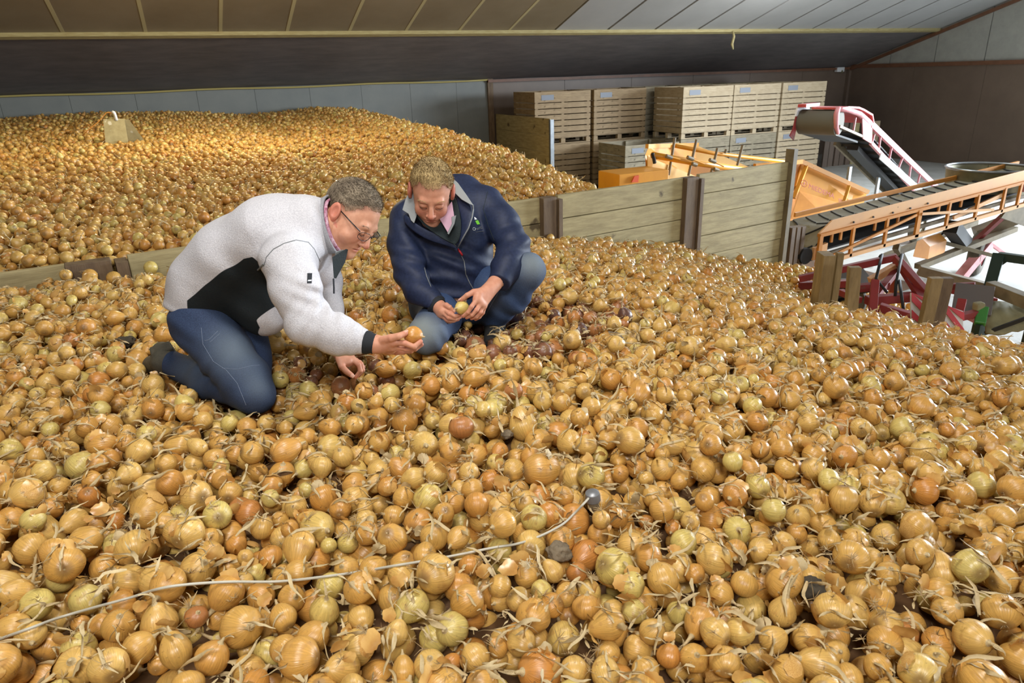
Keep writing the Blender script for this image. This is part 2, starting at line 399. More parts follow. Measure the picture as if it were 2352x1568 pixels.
for i in range(3):
    for zz_, w_ in ((Z2, 'upper'), (Z1, 'lower')):
        crate(11.3+i*(CW+.06), 16.1, zz_, M['crate_old'], 'back-row %s box pallet %s, only its rim showing' % (w_, bn[i]) if w_ == 'upper' else 'back-row lower box pallet hidden %s' % bn[i], group='back row of box pallets', plate=False)
# tall posts / boards leaning between crates and wall
e = empty('leaning_boards', (16.6, 14.6, 0), label='row of upright brown boards right of the crates', cat='boards')
for k in range(6):
    A = aty(1893+k*13, 345, 15.6)
    build(MB().box(A[0], A[0]+.19, 15.6+.02*(k % 2), 15.65+.02*(k % 2), 0, 1.55-.01*k), 'board', M['brown_panel'] if k < 5 else M['timber_pale'], e)
A = aty(1976, 395, 15.4)
e = build(MB().box(A[0], A[0]+.55, 15.4, 15.46, 0, 1.25), 'pale_board', M['crate_new']); tag(e, 'plain pale board standing beside the brown uprights', 'board')
# ------------------------------------------------------------------ orange belt conveyor
YN, YF = 5.45, 6.10
def N_(x, y, off=0.0): q = aty(x, y, YN); return q+np.array([0, off, 0])
cv = empty('belt_conveyor', (8.2, 5.8, 0), label='long orange belt conveyor climbing rightward with a chevron belt', cat='conveyor')
tA, tB = N_(1912, 506), N_(2352, 392)
dirc = (tB-tA)/np.linalg.norm(tB-tA)
END = 10.9
def along(p, x): return p+dirc*((x-p[0])/dirc[0])
bA, bB = N_(1881, 537), N_(2352, 415)
dirb = (bB-bA)/np.linalg.norm(bB-bA)
def alongb(x): return bA+dirb*((x-bA[0])/dirb[0])
build(MB().prism([bA, N_(1912, 506), along(tA, END), alongb(END)], (0, .02, 0)), 'side_board', M['orange'], cv, bevel=.003)
build(MB().prism([bA+(0, -.03, 0), alongb(END)+(0, -.03, 0), alongb(END)+(0, -.03, -.035), bA+(0, -.03, -.035)], (0, .05, 0)), 'top_rail', M['orange_deep'], cv)
lA, lB = N_(1876, 607), N_(2352, 468)
dirl = (lB-lA)/np.linalg.norm(lB-lA)
def alongl(x): return lA+dirl*((x-lA[0])/dirl[0])
build(MB().beam(lA+(-.02, -.01, 0), alongl(10.3)+(0, -.01, 0), .05, .045), 'lower_rail', M['orange'], cv)
for (x, w, thick) in ((1880, .05, 1), (1952, .035, 0), (2026, .035, 0), (2096, .06, 1), (2160, .035, 0), (2222, .035, 0), (2278, .035, 0), (2311, .035, 0), (2331, .08, 0)):
    # uprights between the rails
    q = N_(x, 560); X = q[0]
    build(MB().beam(alongl(X)+(0, -.02, -.01), alongb(X)+(0, -.02, -.02), w, .03, up=(0, 1, 0)), 'upright', M['orange_deep'], cv)
for (x, ) in ((1917,), (1937,), (2012,), (2062,), (2105,), (2150,), (2198,), (2230,)):
    q = N_(x, 560); X = q[0]; t = alongb(X); b = alongl(X)
    build(MB().beam(t+(0, .05, -.03), t*.55+b*.45+(0, .05, 0), .03, .02, up=(0, 1, 0)), 'bracket', M['orange_deep'], cv)
build(MB().beam(N_(1895, 590)+(0, -.04, 0), N_(2098, 492)+(0, -.04, 0), .02, .03), 'brace', M['orange_deep'], cv)
build(MB().beam(N_(2110, 490)+(0, -.04, 0), N_(2275, 480)+(0, -.04, 0), .02, .03), 'brace', M['orange'], cv)
build(MB().beam(N_(2190, 500)+(0, -.0, 0), N_(2300, 448)+(0, -.0, 0), .02, .05), 'brace', M['orange'], cv)
# belt: carrying surface with chevrons, return strand below
fA = aty(1830, 496, YF); fB = aty(2200, 408, YF)
def belt(x, y, dz=0.0):
    zn_ = (tA+dirc*((x-tA[0])/dirc[0]))[2]-.065
    zf_ = (fA+(fB-fA)*((x-fA[0])/(fB[0]-fA[0])))[2]-.03
    t = (y-YN)/(YF-YN); return np.array([x, y, zn_*(1-t)+zf_*t-.03*sin(pi*t)+dz])
mb = MB(); nx_, ny_ = 60, 8; V = []
for i in range(nx_+1):
    x = 6.02+(END-6.02)*i/nx_
    for j in range(ny_+1):
        y = YN+.03+(YF-YN-.05)*j/ny_; p = belt(x, y)
        if x < 6.35: p[2] -= (6.35-x)*1.0
        V.append(p)
mb.add(V, [(i*(ny_+1)+j, (i+1)*(ny_+1)+j, (i+1)*(ny_+1)+j+1, i*(ny_+1)+j+1) for i in range(nx_) for j in range(ny_)])
build(mb, 'belt', M['belt'], cv, smooth='all')
for k in range(24):
    x0 = 6.1+k*.2
    for s_ in (0, 1):
        ya, yb = (YN+.06, YN+.30) if s_ == 0 else (YN+.34, YF-.06)
        xa, xb = (x0+.06, x0-.05) if s_ == 0 else (x0-.02, x0+.09)
        P = []
        for t in np.linspace(0, 1, 6):
            x = xa+(xb-xa)*t; y = ya+(yb-ya)*t; p = belt(x, y, .012)
            if x < 6.35: p[2] -= (6.35-x)*1.0
            P.append(p)
        build(MB().tube(P, .009, 5), 'cleat', M['rubber'], cv, smooth='all')
mb = MB()
for s_ in (0,):
    a = alongl(6.1)+(0, .08, .10); b = alongl(10.6)+(0, .08, .13); mb.frame(a, b-a, (0, .5, 0), (0, 0, .02))
build(mb, 'return_belt', M['rubber'], cv)
a = alongl(6.1)+(0, .06, .03); b = alongl(10.6)+(0, .06, .05)
build(MB().frame(a, b-a, (0, .03, 0), (0, 0, .045)), 'inner_rail', M['dusty'], cv)
a = aty(1828, 489, YF); b = aty(2200, 403, YF)
build(MB().frame(a, (b-a)*1.45, (0, .03, 0), (0, 0, -.05)), 'far_side_board', M['orange_deep'], cv)
build(MB().frame(a+(0, 0, -.3), (b-a)*1.45, (0, .03, 0), (0, 0, .22)), 'far_side_panel', M['belt'], cv)
build(MB().cyl(alongl(6.05)+(0, .02, .12), alongl(6.05)+(0, .62, .12), .09, 20), 'tail_roller', M['rubber'], cv, smooth=True)
build(MB().frame(N_(1868, 598), N_(1898, 586)-N_(1868, 598), (0, .04, 0), (0, 0, .14)), 'bearing_plate', M['orange'], cv)
build(MB().prism([N_(2315, 480), N_(2352, 470), N_(2356, 520), N_(2300, 500)], (0, .03, 0)), 'chute_flap', M['dusty'], cv)
# undercarriage: axle frame, leg struts and wheels on the floor
def leg(nm, a, b, w, m, h=None): build(MB().beam(a, b, w, h or w), nm, m, cv)
leg('strut', aty(2058, 566, 5.8), aty(2092, 630, 6.3), .07, M['dusty'])
leg('strut', aty(2185, 520, 5.7), aty(2215, 560, 6.0), .16, M['rubber'])
leg('strut', aty(2305, 495, 5.6), aty(2228, 565, 6.1), .06, M['red'])
leg('cross_beam', aty(2150, 552, 6.0), aty(2330, 600, 5.6), .05, M['dusty'])
leg('hydraulic_line', aty(2160, 540, 5.9), aty(2185, 520, 5.9), .02, M['rubber'])
leg('drawbar', aty(2270, 560, 6.0), aty(2190, 655, 5.9), .12, M['pink'])
leg('steering_rod', aty(2275, 560, 6.0), aty(2310, 585, 6.0), .04, M['pink'])
def wheel(nm, c, ax, R, w, par, hubm):
    t = build(MB().lathe([(R*.55, -w/2), (R*.86, -w/2), (R*.97, -w*.36), (R, -w*.15), (R, w*.15), (R*.97, w*.36), (R*.86, w/2), (R*.55, w/2)], c, 28, ax), nm, M['tyre'], par, smooth=True)
    build(MB().lathe([(0, -w*.3), (R*.3, -w*.35), (R*.5, -w*.2), (R*.58, -w*.42), (R*.58, w*.42), (R*.5, w*.2), (R*.3, w*.35), (0, w*.3)], c, 20, ax), 'hub', hubm, t, smooth=True)
    for k in range(5):
        a = 2*pi*k/5
    return t
g = atz(2235, 630, .0); wheel('wheel', (g[0], g[1], .31), (-.40, .92, 0), .31, .17, cv, M['pink'])
g = atz(2095, 562, .0)+np.array([0.2, 0.1, 0]); wheel('wheel', (g[0], g[1], .31), (-.40, .92, 0), .31, .17, cv, M['dusty'])
# lower carriage beam carrying the motor housing
a, b = aty(2108, 612, 5.9), aty(2330, 525, 5.9)
build(MB().beam(a, b, .10, .07), 'carriage_beam', M['dusty'], cv)
build(MB().beam(a+(0, .55, .0), b+(0, .55, .0), .08, .07), 'carriage_beam', M['dusty'], cv)
build(MB().beam(aty(2335, 500, 5.9), aty(2240, 535, 6.2), .25, .12), 'weight_box', M['dusty'], cv)
p0, p1, p2, p3 = aty(2096, 588, 5.75), aty(2130, 602, 5.75), aty(2132, 560, 5.75), aty(2106, 556, 5.75)
mh = build(MB().prism([aty(2096, 590, 5.75), aty(2131, 596, 5.75), aty(2136, 566, 5.75), aty(2118, 548, 5.75), aty(2106, 553, 5.75)], (.5, .12, .0)), 'motor_housing', M['orange_deep'], cv, bevel=.01)
for k, (x, y) in enumerate(((1950, 496), (1995, 484), (2040, 474), (2080, 464), (2120, 453))):
    q = N_(x+10, y+14); build(MB().cyl(q+(0, -.012, 0), q+(0, .004, 0), .011, 8), 'bolt', M['rubber'], cv)

# round galvanised hopper ring above the belt
cc = (aty(2197, 378, 6.0)+aty(2345, 392, 6.0))/2; R = np.linalg.norm(aty(2197, 378, 6.0)-aty(2345, 392, 6.0))/2*.72
tub = empty('hopper_ring', cc-(0, 0, .3), label='round galvanised steel tub standing over the far end of the belt', cat='hopper')
build(MB().lathe([(R*.93, -.34), (R*.97, -.15), (R, 0), (R+.012, .012), (R+.012, .0), (R*.985, -.02), (R*.95, -.15), (R*.91, -.34)], cc, 40), 'ring', M['galv_worn'], tub, smooth=True)
build(MB().tube([cc+(R*cos(a), R*sin(a), .005) for a in np.linspace(0, 2*pi, 40, endpoint=False)], .016, 6, closed=True), 'rim', M['galv'], tub, smooth='all')
for a in (-.9, -2.2, .6): build(MB().beam(cc+(R*cos(a), R*sin(a), -.02), cc+(R*1.02*cos(a), R*1.02*sin(a)-.05, -.5), .04, .012), 'support', M['galv_worn'], tub)
build(MB().tube([aty(2318, 430, 5.5), aty(2330, 405, 5.5), aty(2345, 398, 5.5), aty(2352, 420, 5.5), aty(2350, 440, 5.5)], .014, 8), 'handle', M['pink'], tub, smooth='all')

# ------------------------------------------------------------------ red elevator behind
T0 = atd(1998, 275, 12.0); B0 = atd(2135, 420, 15.0)
ea = B0-T0; ea /= np.linalg.norm(ea); hz = np.array([ea[0], ea[1], 0]); hz /= np.linalg.norm(hz); en = np.array([-hz[1], hz[0], 0])
def E_(x, y, o=0.0): return onpl(x, y, T0, en)+en*o
el = empty('red_elevator', (T0+B0)/2*np.array([1, 1, 0]), label='faded red elevator belt rising leftward with a red hood at its head', cat='elevator')
W = .62
def ebeam(nm, a, b, w, h, m): build(MB().beam(a, b, w, h), nm, m, el)
ext = lambda a, b, k: a+(b-a)*k
ta, tb = E_(2000, 285), E_(2132, 412); la, lb = E_(2000, 328), E_(2092, 428)
tb2, lb2 = ext(ta, tb, 1.5), ext(la, lb, 1.8)
ebeam('top_chord', ta, tb2, .06, .10, M['pink']); ebeam('bottom_chord', la, lb2, .05, .06, M['pink'])
ebeam('side_plate', E_(2018, 357, -.03), ext(E_(2018, 357, -.03), E_(2095, 425, -.03), 1.6), .02, .12, M['white'])
for (x1, y1, x2, y2) in ((2008, 312, 2002, 330), (2022, 318, 2018, 345), (2048, 342, 2042, 366), (2073, 366, 2063, 388), (2092, 382, 2088, 408), (2113, 404, 2108, 420)):
    ebeam('lattice', E_(x1, y1-4), E_(x2, y2), .035, .02, M['pink'])
ebeam('far_chord', ta+en*W+(0, 0, -.12), tb2+en*W+(0, 0, -.12), .05, .12, M['pink'])
ebeam('far_rail', la+en*W+(0, 0, -.02), lb2+en*W+(0, 0, -.02), .05, .10, M['dusty'])
a = (ta+la)/2
mb = MB(); L_ = np.linalg.norm(tb2-ta); mb.frame(la+en*.04+(0, 0, .02), lb2-la, en*(W-.08), (0, 0, .02)); build(mb, 'belt', M['rubber'], el)
mb = MB(); mb.frame((ta+la)/2+en*.04, lb2-la, en*(W-.08), (0, 0, .02)); build(mb, 'carrying_belt', M['rubber'], el)
for k in range(12):
    t = .04+k*.08; p = la+(lb2-la)*t+en*.05+(0, 0, .0)
    build(MB().beam(p, p+en*(W-.1), .03, .05), 'cleat', M['blackm'], el)
# head section
ha, hb = E_(1930, 262), E_(1998, 285)
build(MB().prism([E_(1978, 262), E_(2001, 283), E_(2000, 330), E_(1980, 318)], en*-.02), 'gusset', M['pink'], el)
for P in ([E_(1925, 250), E_(1948, 252), E_(1975, 262), E_(2001, 285)], ): build(MB().tube(P, .045, 6), 'head_rail', M['pink'], el, smooth='all')
build(MB().tube([E_(1926, 246), E_(1921, 262), E_(1920, 290), E_(1925, 306)], [.04, .045, .045, .03], 6), 'end_bar', M['pink'], el, smooth='all')
ebeam('head_lower_rail', E_(1928, 290), E_(1985, 315), .03, .04, M['dusty'])
ebeam('lattice', E_(1965, 270), E_(1960, 300), .03, .02, M['pink'])
hood = MB(); pts = [(1930, 247), (1945, 244), (1968, 245), (1980, 250), (2000, 262), (2003, 280)]
hv = []
for (x, y) in pts: q = E_(x, y, -.04); hv += [q, q+en*.5]
hood.add(hv, [(2*i, 2*i+2, 2*i+3, 2*i+1) for i in range(len(pts)-1)])
h_ = build(hood, 'hood', M['hood'], el); sm = h_.modifiers.new('thick', 'SOLIDIFY'); sm.thickness = .03
# head pulley with the wrapped belt, reaching out to the far side plate
hp = E_(1930, 282); 
build(MB().cyl(hp+en*.02, hp+en*(W+.02), .2, 24), 'pulley_belt', mat('dusty_black_belt', (92, 88, 74), .7), el, smooth=True)
build(MB().frame(hp+en*.04+(0, 0, -.2), ea*1.0+(0, 0, .18), en*(W-.05), (0, 0, .03)), 'underside', M['rubber'], el)
q = hp+en*(W+.02)
build(MB().prism([q+hz*-.22+(0, 0, .1), q+hz*-.18+(0, 0, .26), q+hz*.22+(0, 0, .26), q+hz*.3+(0, 0, .1)], en*.03), 'far_plate', M['white'], el)
build(MB().frame(q+hz*-.2+(0, 0, .24), hz*.5, en*-.14, (0, 0, .05)), 'far_cap', M['hood'], el)
build(MB().prism([q+hz*-.2+(0, 0, .14), q+hz*-.27+(0, 0, -.1), q+hz*-.36+(0, 0, -.2), q+hz*-.2+(0, 0, -.28), q+hz*-.12+(0, 0, .05)], en*.02), 'flap', M['red'], el)
ebeam('under_beam', la+en*.3+(0, 0, -.10), la+en*.3+ea*3.4+(0, 0, -.22), .2, .08, M['blackm'])
for (x, y1) in ((1992, 385), (2057, 400)):
    q = E_(x, y1, .3); build(MB().beam((q[0], q[1], 0), q, .06, .05, up=(0, 1, 0)), 'leg', M['galv'], el)
ebeam('base_skid', np.array([T0[0], T0[1]+.3, .05]), np.array([B0[0], B0[1]+.3, .05]), .1, .1, M['dusty'])

# ------------------------------------------------------------------ yellow receiving hopper
YH = 8.6
hp_ = empty('yellow_hopper', (8.0, 9.0, 0), label='yellow receiving hopper with two long bars, seen over the partition', cat='machine')
def H(x, y, Y=YH): return aty(x, y, Y)
def panel(nm, P, m, off=(0, .03, 0), par=None): return build(MB().prism(P, off), nm, m, par or hp_)
panel('end_panel', [H(1482, 356, 8.5), H(1490, 337, 8.5), H(1598, 333, 9.3), H(1600, 420, 9.3), H(1485, 430, 8.5)], M['yellow'], (.02, .03, 0))
panel('slope_panel', [H(1486, 358, 8.47), H(1500, 365, 8.47), H(1605, 408, 8.9), H(1600, 440, 8.9), H(1486, 430, 8.47)], M['yellow_pale'], (0, -.02, .0))
panel('back_panel', [H(1598, 333, 9.3), H(1725, 385, 9.3), H(1760, 430, 9.3), H(1598, 430, 9.3)], M['yellow_pale'])
panel('floor_panel', [H(1560, 350, 9.25), H(1690, 400, 8.9), H(1690, 440, 8.9), H(1560, 440, 9.2)], M['orange'], (0, .02, -.02))
build(MB().beam(H(1486, 336, 8.5), H(1602, 332, 9.3), .05, .06), 'rim', M['yellow'], hp_)
build(MB().tube([H(1498, 356, 8.3), H(1600, 374, 8.3), H(1722, 392, 8.3)], .045, 8), 'bar', M['yellow'], hp_, smooth='all')
build(MB().tube([H(1552, 335, 8.8), H(1640, 352, 8.8), H(1800, 371, 8.8)], .03, 8), 'bar', M['yellow'], hp_, smooth='all')
build(MB().tube([H(1499, 352, 8.28), H(1501, 360, 8.28), H(1504, 375, 8.28)], .025, 6), 'slot', M['rubber'], hp_)
for (x1, y1, x2, y2, Y) in ((1550, 316, 1536, 402, 8.55), (1600, 320, 1581, 404, 8.55), (1648, 340, 1632, 402, 8.55), (1706, 333, 1690, 393, 8.55), (1668, 343, 1665, 352, 8.75)):
    build(MB().tube([H(x1, y1, Y), H(x2, y2, Y)], .02, 6), 'rod', M['dusty'], hp_)
for (x1, y1, x2, y2) in ((1530, 358, 1562, 366), (1579, 361, 1618, 377), (1630, 367, 1662, 382)):
    r_ = build(MB().tube([H(x1, y1, 8.2), H(x2, y2, 8.2)], .012, 6), 'lever', M['yellow'], hp_)
    build(MB().tube([H(x1, y1, 8.2), H(x1+13, y1+5, 8.2)], .028, 8), 'grip', M['dusty'], r_)
for (x1, y1) in ((1590, 376), (1640, 388)):
    build(MB().tube([H(x1, y1, 8.2), H(x1+10, y1+3, 8.2)], .028, 8), 'grip', M['dusty'], hp_)
# right-hand discharge trough
panel('trough_back', [H(1735, 380, 9.0), H(1842, 372, 9.0), H(1842, 470, 9.0), H(1735, 470, 9.0)], M['orange_deep'])
panel('trough_side', [H(1842, 372, 9.0), H(1992, 441, 8.6), H(1980, 480, 8.5), H(1815, 480, 8.85)], M['yellow'])
panel('trough_floor', [H(1836, 438, 8.7), H(1930, 467, 8.4), H(1900, 500, 8.3), H(1815, 500, 8.5)], M['orange_deep'], (0, -.02, -.02))
build(MB().beam(H(1733, 381, 8.95), H(1842, 371, 8.95), .06, .07), 'rim', M['yellow'], hp_)
build(MB().beam(H(1842, 371, 8.95), H(1994, 441, 8.55), .06, .07), 'rim', M['orange'], hp_)
build(MB().beam(H(1853, 378, 8.93), H(1823, 455, 8.7), .06, .04), 'rib', M['yellow'], hp_)
build(MB().beam(H(1950, 427, 8.62), H(1936, 470, 8.45), .05, .04), 'rib', M['yellow'], hp_)
build(MB().beam(H(1740, 385, 8.93), H(1738, 410, 8.93), .12, .05), 'rib', M['yellow'], hp_)
M['print_red'] = mat('faded_red_print', (166, 70, 44), .6)
def textobj(s, name, m, parent, o, xdir, ydir, size, ext=.002, align='LEFT', spacing=1.0):
    c = bpy.data.curves.new(name, 'FONT'); c.body = s; c.size = size; c.extrude = ext; c.align_x = align; c.space_character = spacing
    c.materials.append(m); ob = bpy.data.objects.new(name, c); COL.objects.link(ob)
    x = Vector(xdir).normalized(); y = Vector(ydir); y = (y-x*y.dot(x)).normalized(); z = x.cross(y)
    R = Matrix((x, y, z)).transposed().to_4x4(); R.translation = Vector(o)-(Vector(ORG[parent.name]) if parent else Vector((0, 0, 0)))
    bpy.context.view_layer.update(); me = bpy.data.meshes.new_from_object(ob.evaluated_get(bpy.context.evaluated_depsgraph_get())); bpy.data.objects.remove(ob)
    ob = bpy.data.objects.new(name, me); COL.objects.link(ob); ob.matrix_local = R
    if parent: ob.parent = parent
    return ob
q0, q1 = H(1853, 431, 8.72), H(1914, 456, 8.55)
xd = q1-q0; yd = H(1850, 408, 8.8)-q0
qs = q0-np.array([0, .03, 0])
textobj('MIEDEMA', 'lettering', M['print_red'], hp_, qs, xd, yd, np.linalg.norm(xd)/4.35, spacing=1.0)
nn = np.cross(xd, yd); nn /= np.linalg.norm(nn)
yu = np.cross(nn, xd/np.linalg.norm(xd)); rr = .058
c_ = q0+(q0-q1)/np.linalg.norm(xd)*.09+yu*.05-np.array([0, .03, 0]); xu = xd/np.linalg.norm(xd)
build(MB().tube([c_+xu*rr*cos(a)+yu*rr*sin(a) for a in np.linspace(0, 2*pi, 20, endpoint=False)], .006, 5, closed=True), 'emblem', M['print_red'], hp_)
build(MB().tube([c_-xu*.03, c_+xu*.03], .006, 5), 'emblem_bar', M['print_red'], hp_)
build(MB().tube([c_-yu*.03, c_+yu*.03], .006, 5), 'emblem_bar', M['print_red'], hp_)
q0, q1 = H(1922, 462, 8.53), H(1950, 472, 8.47)
textobj('SB 851', 'lettering', M['print_red'], hp_, q0-np.array([0, .03, 0]), q1-q0, yd, .085)
for (x, y) in ((7.2, 8.7), (9.2, 8.8), (7.4, 9.2)): build(MB().box(x, x+.1, y, y+.1, 0, 1.0), 'leg', M['orange_deep'], hp_)
a = H(1422, 401, 7.9); b = H(1450, 399, 8.0)
yb = empty('yellow_cabinet', (a[0]+.4, 8.3, 0), label='flat-topped yellow cabinet left of the hopper with a red-orange tag', cat='cabinet')
zt = a[2]
build(MB().box(a[0], a[0]+.8, 7.9, 8.42, .2, zt), 'body', M['yellow'], yb, bevel=.01)
for q in ((a[0]+.05, 7.95), (a[0]+.8, 7.95), (a[0]+.05, 8.35), (a[0]+.8, 8.35)): build(MB().box(q[0], q[0]+.08, q[1], q[1]+.08, 0, .22), 'leg', M['orange_deep'], yb)
q = aty(1452, 412, 7.86); build(MB().prism([aty(1449, 418, 7.88), aty(1456, 404, 7.88), aty(1466, 402, 7.88), aty(1464, 418, 7.88)], (0, -.02, 0)), 'tag', mat('orange_red_tag', (214, 84, 34), .5), yb)

# ------------------------------------------------------------------ red frame machine below the heap edge
rm = empty('red_implement', (6.4, 4.4, 0), label='red tubular steel implement frame beside the heap edge, hazard boards at its end', cat='machine')
def rb(nm, p, q, w, m, h=None, par=None): return build(MB().beam(atd(*p), atd(*q), w*(.68 if w < .2 else 1), (h or w)*(.68 if w < .2 else 1)), nm, m, par or rm, bevel=.004)
rb('top_bar', (1835, 640, 6.6), (2060, 590, 6.3), .09, M['red'])
rb('mast', (2058, 592, 6.2), (2145, 690, 5.9), .10, M['red'], .07)
rb('mast', (2064, 600, 6.4), (2130, 705, 5.8), .10, M['red'], .07)
rb('mast_rear', (2058, 600, 6.5), (2050, 668, 6.8), .08, M['red'])
rb('ram', (1998, 645, 6.4), (2055, 612, 6.4), .09, M['orange'])
rb('side_rail', (1835, 655, 6.7), (1970, 650, 6.6), .10, M['red'])
rb('side_rail', (1960, 662, 6.3), (2040, 655, 6.3), .10, M['red'])
rb('lower_rail', (1990, 690, 6.0), (2110, 680, 6.0), .11, M['orange_deep'] if 0 else M['red'])
rb('lower_rail', (2020, 705, 5.7), (2150, 745, 5.5), .10, M['red'])
rb('lower_rail', (2045, 725, 5.8), (2120, 715, 5.7), .07, M['red'])
rb('cross_bar', (1930, 670, 6.2), (1975, 690, 6.0), .08, M['red'])
rb('perforated_upright', (2010, 645, 5.7), (2004, 720, 5.6), .09, M['red'])
rb('diagonal', (2060, 620, 6.4), (2012, 680, 6.2), .08, M['red'])
rb('diagonal', (2150, 660, 6.2), (2240, 655, 6.0), .08, M['red'])
rb('tail_bar', (2120, 655, 6.6), (2290, 690, 6.4), .06, M['red'])
rb('bracket', (2210, 690, 5.5), (2192, 760, 5.4), .09, M['red'])
rb('bracket', (2195, 730, 5.5), (2240, 720, 5.6), .08, M['red'])
rb('bracket', (2200, 715, 5.6), (2250, 740, 5.6), .07, M['pink'])
rb('grey_plate', (2240, 655, 5.9), (2230, 720, 5.8), .28, mat('dark_grey_plate', (104, 98, 96), .5), .03)
rb('drawbar', (1850, 690, 6.9), (1950, 720, 6.0), .09, M['red'])
for (p0, p1, p2) in (((2020, 590, 6.2), (2012, 640, 6.1), (2038, 672, 6.1)), ((2066, 590, 6.1), (2058, 650, 5.9), (2056, 680, 5.9)), ((2060, 650, 5.9), (2072, 690, 5.8), (2076, 720, 5.8))):
    build(MB().tube([atd(*p0), atd(p0[0]+6, p0[1]-6, p0[2]), atd(*p1), atd(*p2)], .013, 8), 'hose', M['rubber'], rm, smooth='all')
for (p, R_) in (((1935, 690, 7.0), .22),):
    c = atd(*p); wheel('wheel', c, (.6, .8, 0), R_, .18, rm, M['rubber'])
rb('steel_deck', (1850, 670, 7.2), (2000, 640, 7.0), .7, M['blackm'], .04)
rb('belt_edge', (2110, 620, 6.9), (2280, 665, 6.7), .14, M['dusty'])
rb('floor_frame', (1900, 720, 6.4), (2200, 790, 5.6), .08, M['blackm'])
for (x, y, D) in ((2010, 720, 6.2), (2150, 760, 5.8), (1880, 700, 6.9), (2240, 770, 5.8)):
    q = atd(x, y, D); build(MB().box(q[0]-.04, q[0]+.04, q[1]-.04, q[1]+.04, 0, q[2]), 'leg', M['red'], rm)
# hazard boards, striped diagonally
M['hz_red'] = mat('hazard_red', (190, 34, 38), .45); M['hz_white'] = mat('hazard_white', (206, 202, 196), .45)
def hazard(P0, P1, P2, par):
    P0, P1, P2 = (atd(*q) for q in (P0, P1, P2)); u = P1-P0; v = P2-P0; nrm = np.cross(u, v); nrm /= np.linalg.norm(nrm)
    b = build(MB().prism([P0, P1, P1+v, P2], nrm*.01), 'hazard_board', M['hz_white'], par, label='red and white striped hazard board')
    nf = nrm if (nrm@(CC-P0)) > 0 else -nrm
    for k in range(-1, 3):
        poly = []
        s0 = k*.5; 
        pts = [(0, s0), (1, s0+.55), (1, s0+.80), (0, s0+.25)]
        pts = [(a, min(1, max(0, b_))) for a, b_ in pts]
        if pts[0][1] == pts[3][1] and pts[1][1] == pts[2][1]: continue
        build(MB().prism([P0+u*a+v*b_+nf*.012 for a, b_ in pts], nf*.003), 'stripe', M['hz_red'], b)
hazard((2092, 672, 5.5), (2150, 690, 5.5), (2092, 750, 5.5), rm)
hazard((2170, 700, 5.3), (2212, 714, 5.3), (2170, 776, 5.3), rm)

# retaining timbers along the heap edge
def stake(x0, x1, ytop, D, wd, lab, lean=0.0, m='stake'):
    a = atd(x0, ytop, D); b = atd(x1, ytop+4, D); w = np.linalg.norm(b-a); u = (b-a)/w; u[2] = 0; u /= np.linalg.norm(u); n_ = np.array([-u[1], u[0], 0])
    base = a*np.array([1, 1, 0]); top = a
    o = build(MB().frame(base+u*lean, u*w, n_*wd, top-base-u*lean), 'retaining_board', M[m], label=lab, cat='board', bevel=.004)
    o['group'] = 'upright timbers at the heap edge'
stake(1893, 1920, 588, 5.15, .16, 'broad upright timber nearest the end of the partition')
stake(1925, 1939, 582, 5.2, .06, 'slim upright timber next to the broad one')
stake(1953, 1979, 615, 5.0, .06, 'leaning upright timber standing free, third from the partition', lean=.10)
stake(2140, 2167, 640, 4.9, .06, 'front timber of the pair beside the striped hazard boards', lean=-.04)
stake(2166, 2192, 640, 5.0, .06, 'rear darker timber of the pair beside the striped hazard boards', lean=-.04, m='board_post')

# green framed table with a tarpaulin at the right edge
gm = empty('green_frame_table', (6.6, 3.4, 0), label='dark green steel frame stand with a beige tarpaulin at the right edge', cat='stand')
def gb(nm, p, q, w, m, h=None): return build(MB().beam(atd(*p), atd(*q), w, h or w), nm, m, gm, bevel=.003)
gb('post', (2293, 588, 6.2), (2258, 715, 6.0), .09, M['dkgreen'])
gb('top_bar', (2293, 588, 6.2), (2380, 600, 6.0), .07, M['dkgreen'])
gb('brace', (2296, 608, 6.2), (2316, 594, 6.15), .03, M['dkgreen'])
gb('table_rail', (2272, 658, 6.0), (2385, 702, 5.6), .10, M['dusty'])
gb('table_rail', (2262, 662, 6.1), (2250, 722, 5.9), .07, M['dkgreen'])
q = atd(2258, 715, 6.0); build(MB().box(q[0]-.04, q[0]+.04, q[1]-.04, q[1]+.04, 0, q[2]), 'leg', M['dkgreen'], gm)
q = atd(2380, 720, 5.8); build(MB().box(q[0]-.04, q[0]+.04, q[1]-.04, q[1]+.04, 0, q[2]+.3), 'leg', M['dkgreen'], gm)
V = []; cols = 9; rows = 5
for j in range(rows):
    for i in range(cols):
        t = i/(cols-1); s_ = j/(rows-1)
        p = atd(2262+125*t, 690+12*t+(80-30*t)*s_, 5.9-.2*s_); p = p+np.array([0, 0, .05*mnoise.noise(Vector((i*.6, j*.7, 1)))]); V.append(p)
mb = MB(); mb.add(V, [(j*cols+i, j*cols+i+1, (j+1)*cols+i+1, (j+1)*cols+i) for j in range(rows-1) for i in range(cols-1)])
o = build(mb, 'tarpaulin', M['tarp'], gm, smooth='all'); o.modifiers.new('t', 'SOLIDIFY').thickness = .02
gb('tarp_bar', (2262, 765, 5.75), (2385, 720, 5.5), .03, M['rubber'])
q = atd(2250, 720, 5.6); e = empty('green_clamp', q, label='small bright green clamp with a pale cap next to the frame stand', cat='clamp')
build(MB().beam(atd(2258, 706, 5.6), atd(2250, 745, 5.55), .08, .06), 'body', M['green'], e, bevel=.01)
build(MB().beam(atd(2238, 705, 5.6), atd(2258, 702, 5.6), .07, .07), 'cap', M['tarp'], e, bevel=.015)
q = atd(2250, 745, 5.55); build(MB().box(q[0]-.02, q[0]+.02, q[1]-.02, q[1]+.02, 0, q[2]), 'rod', M['dkgreen'], e)
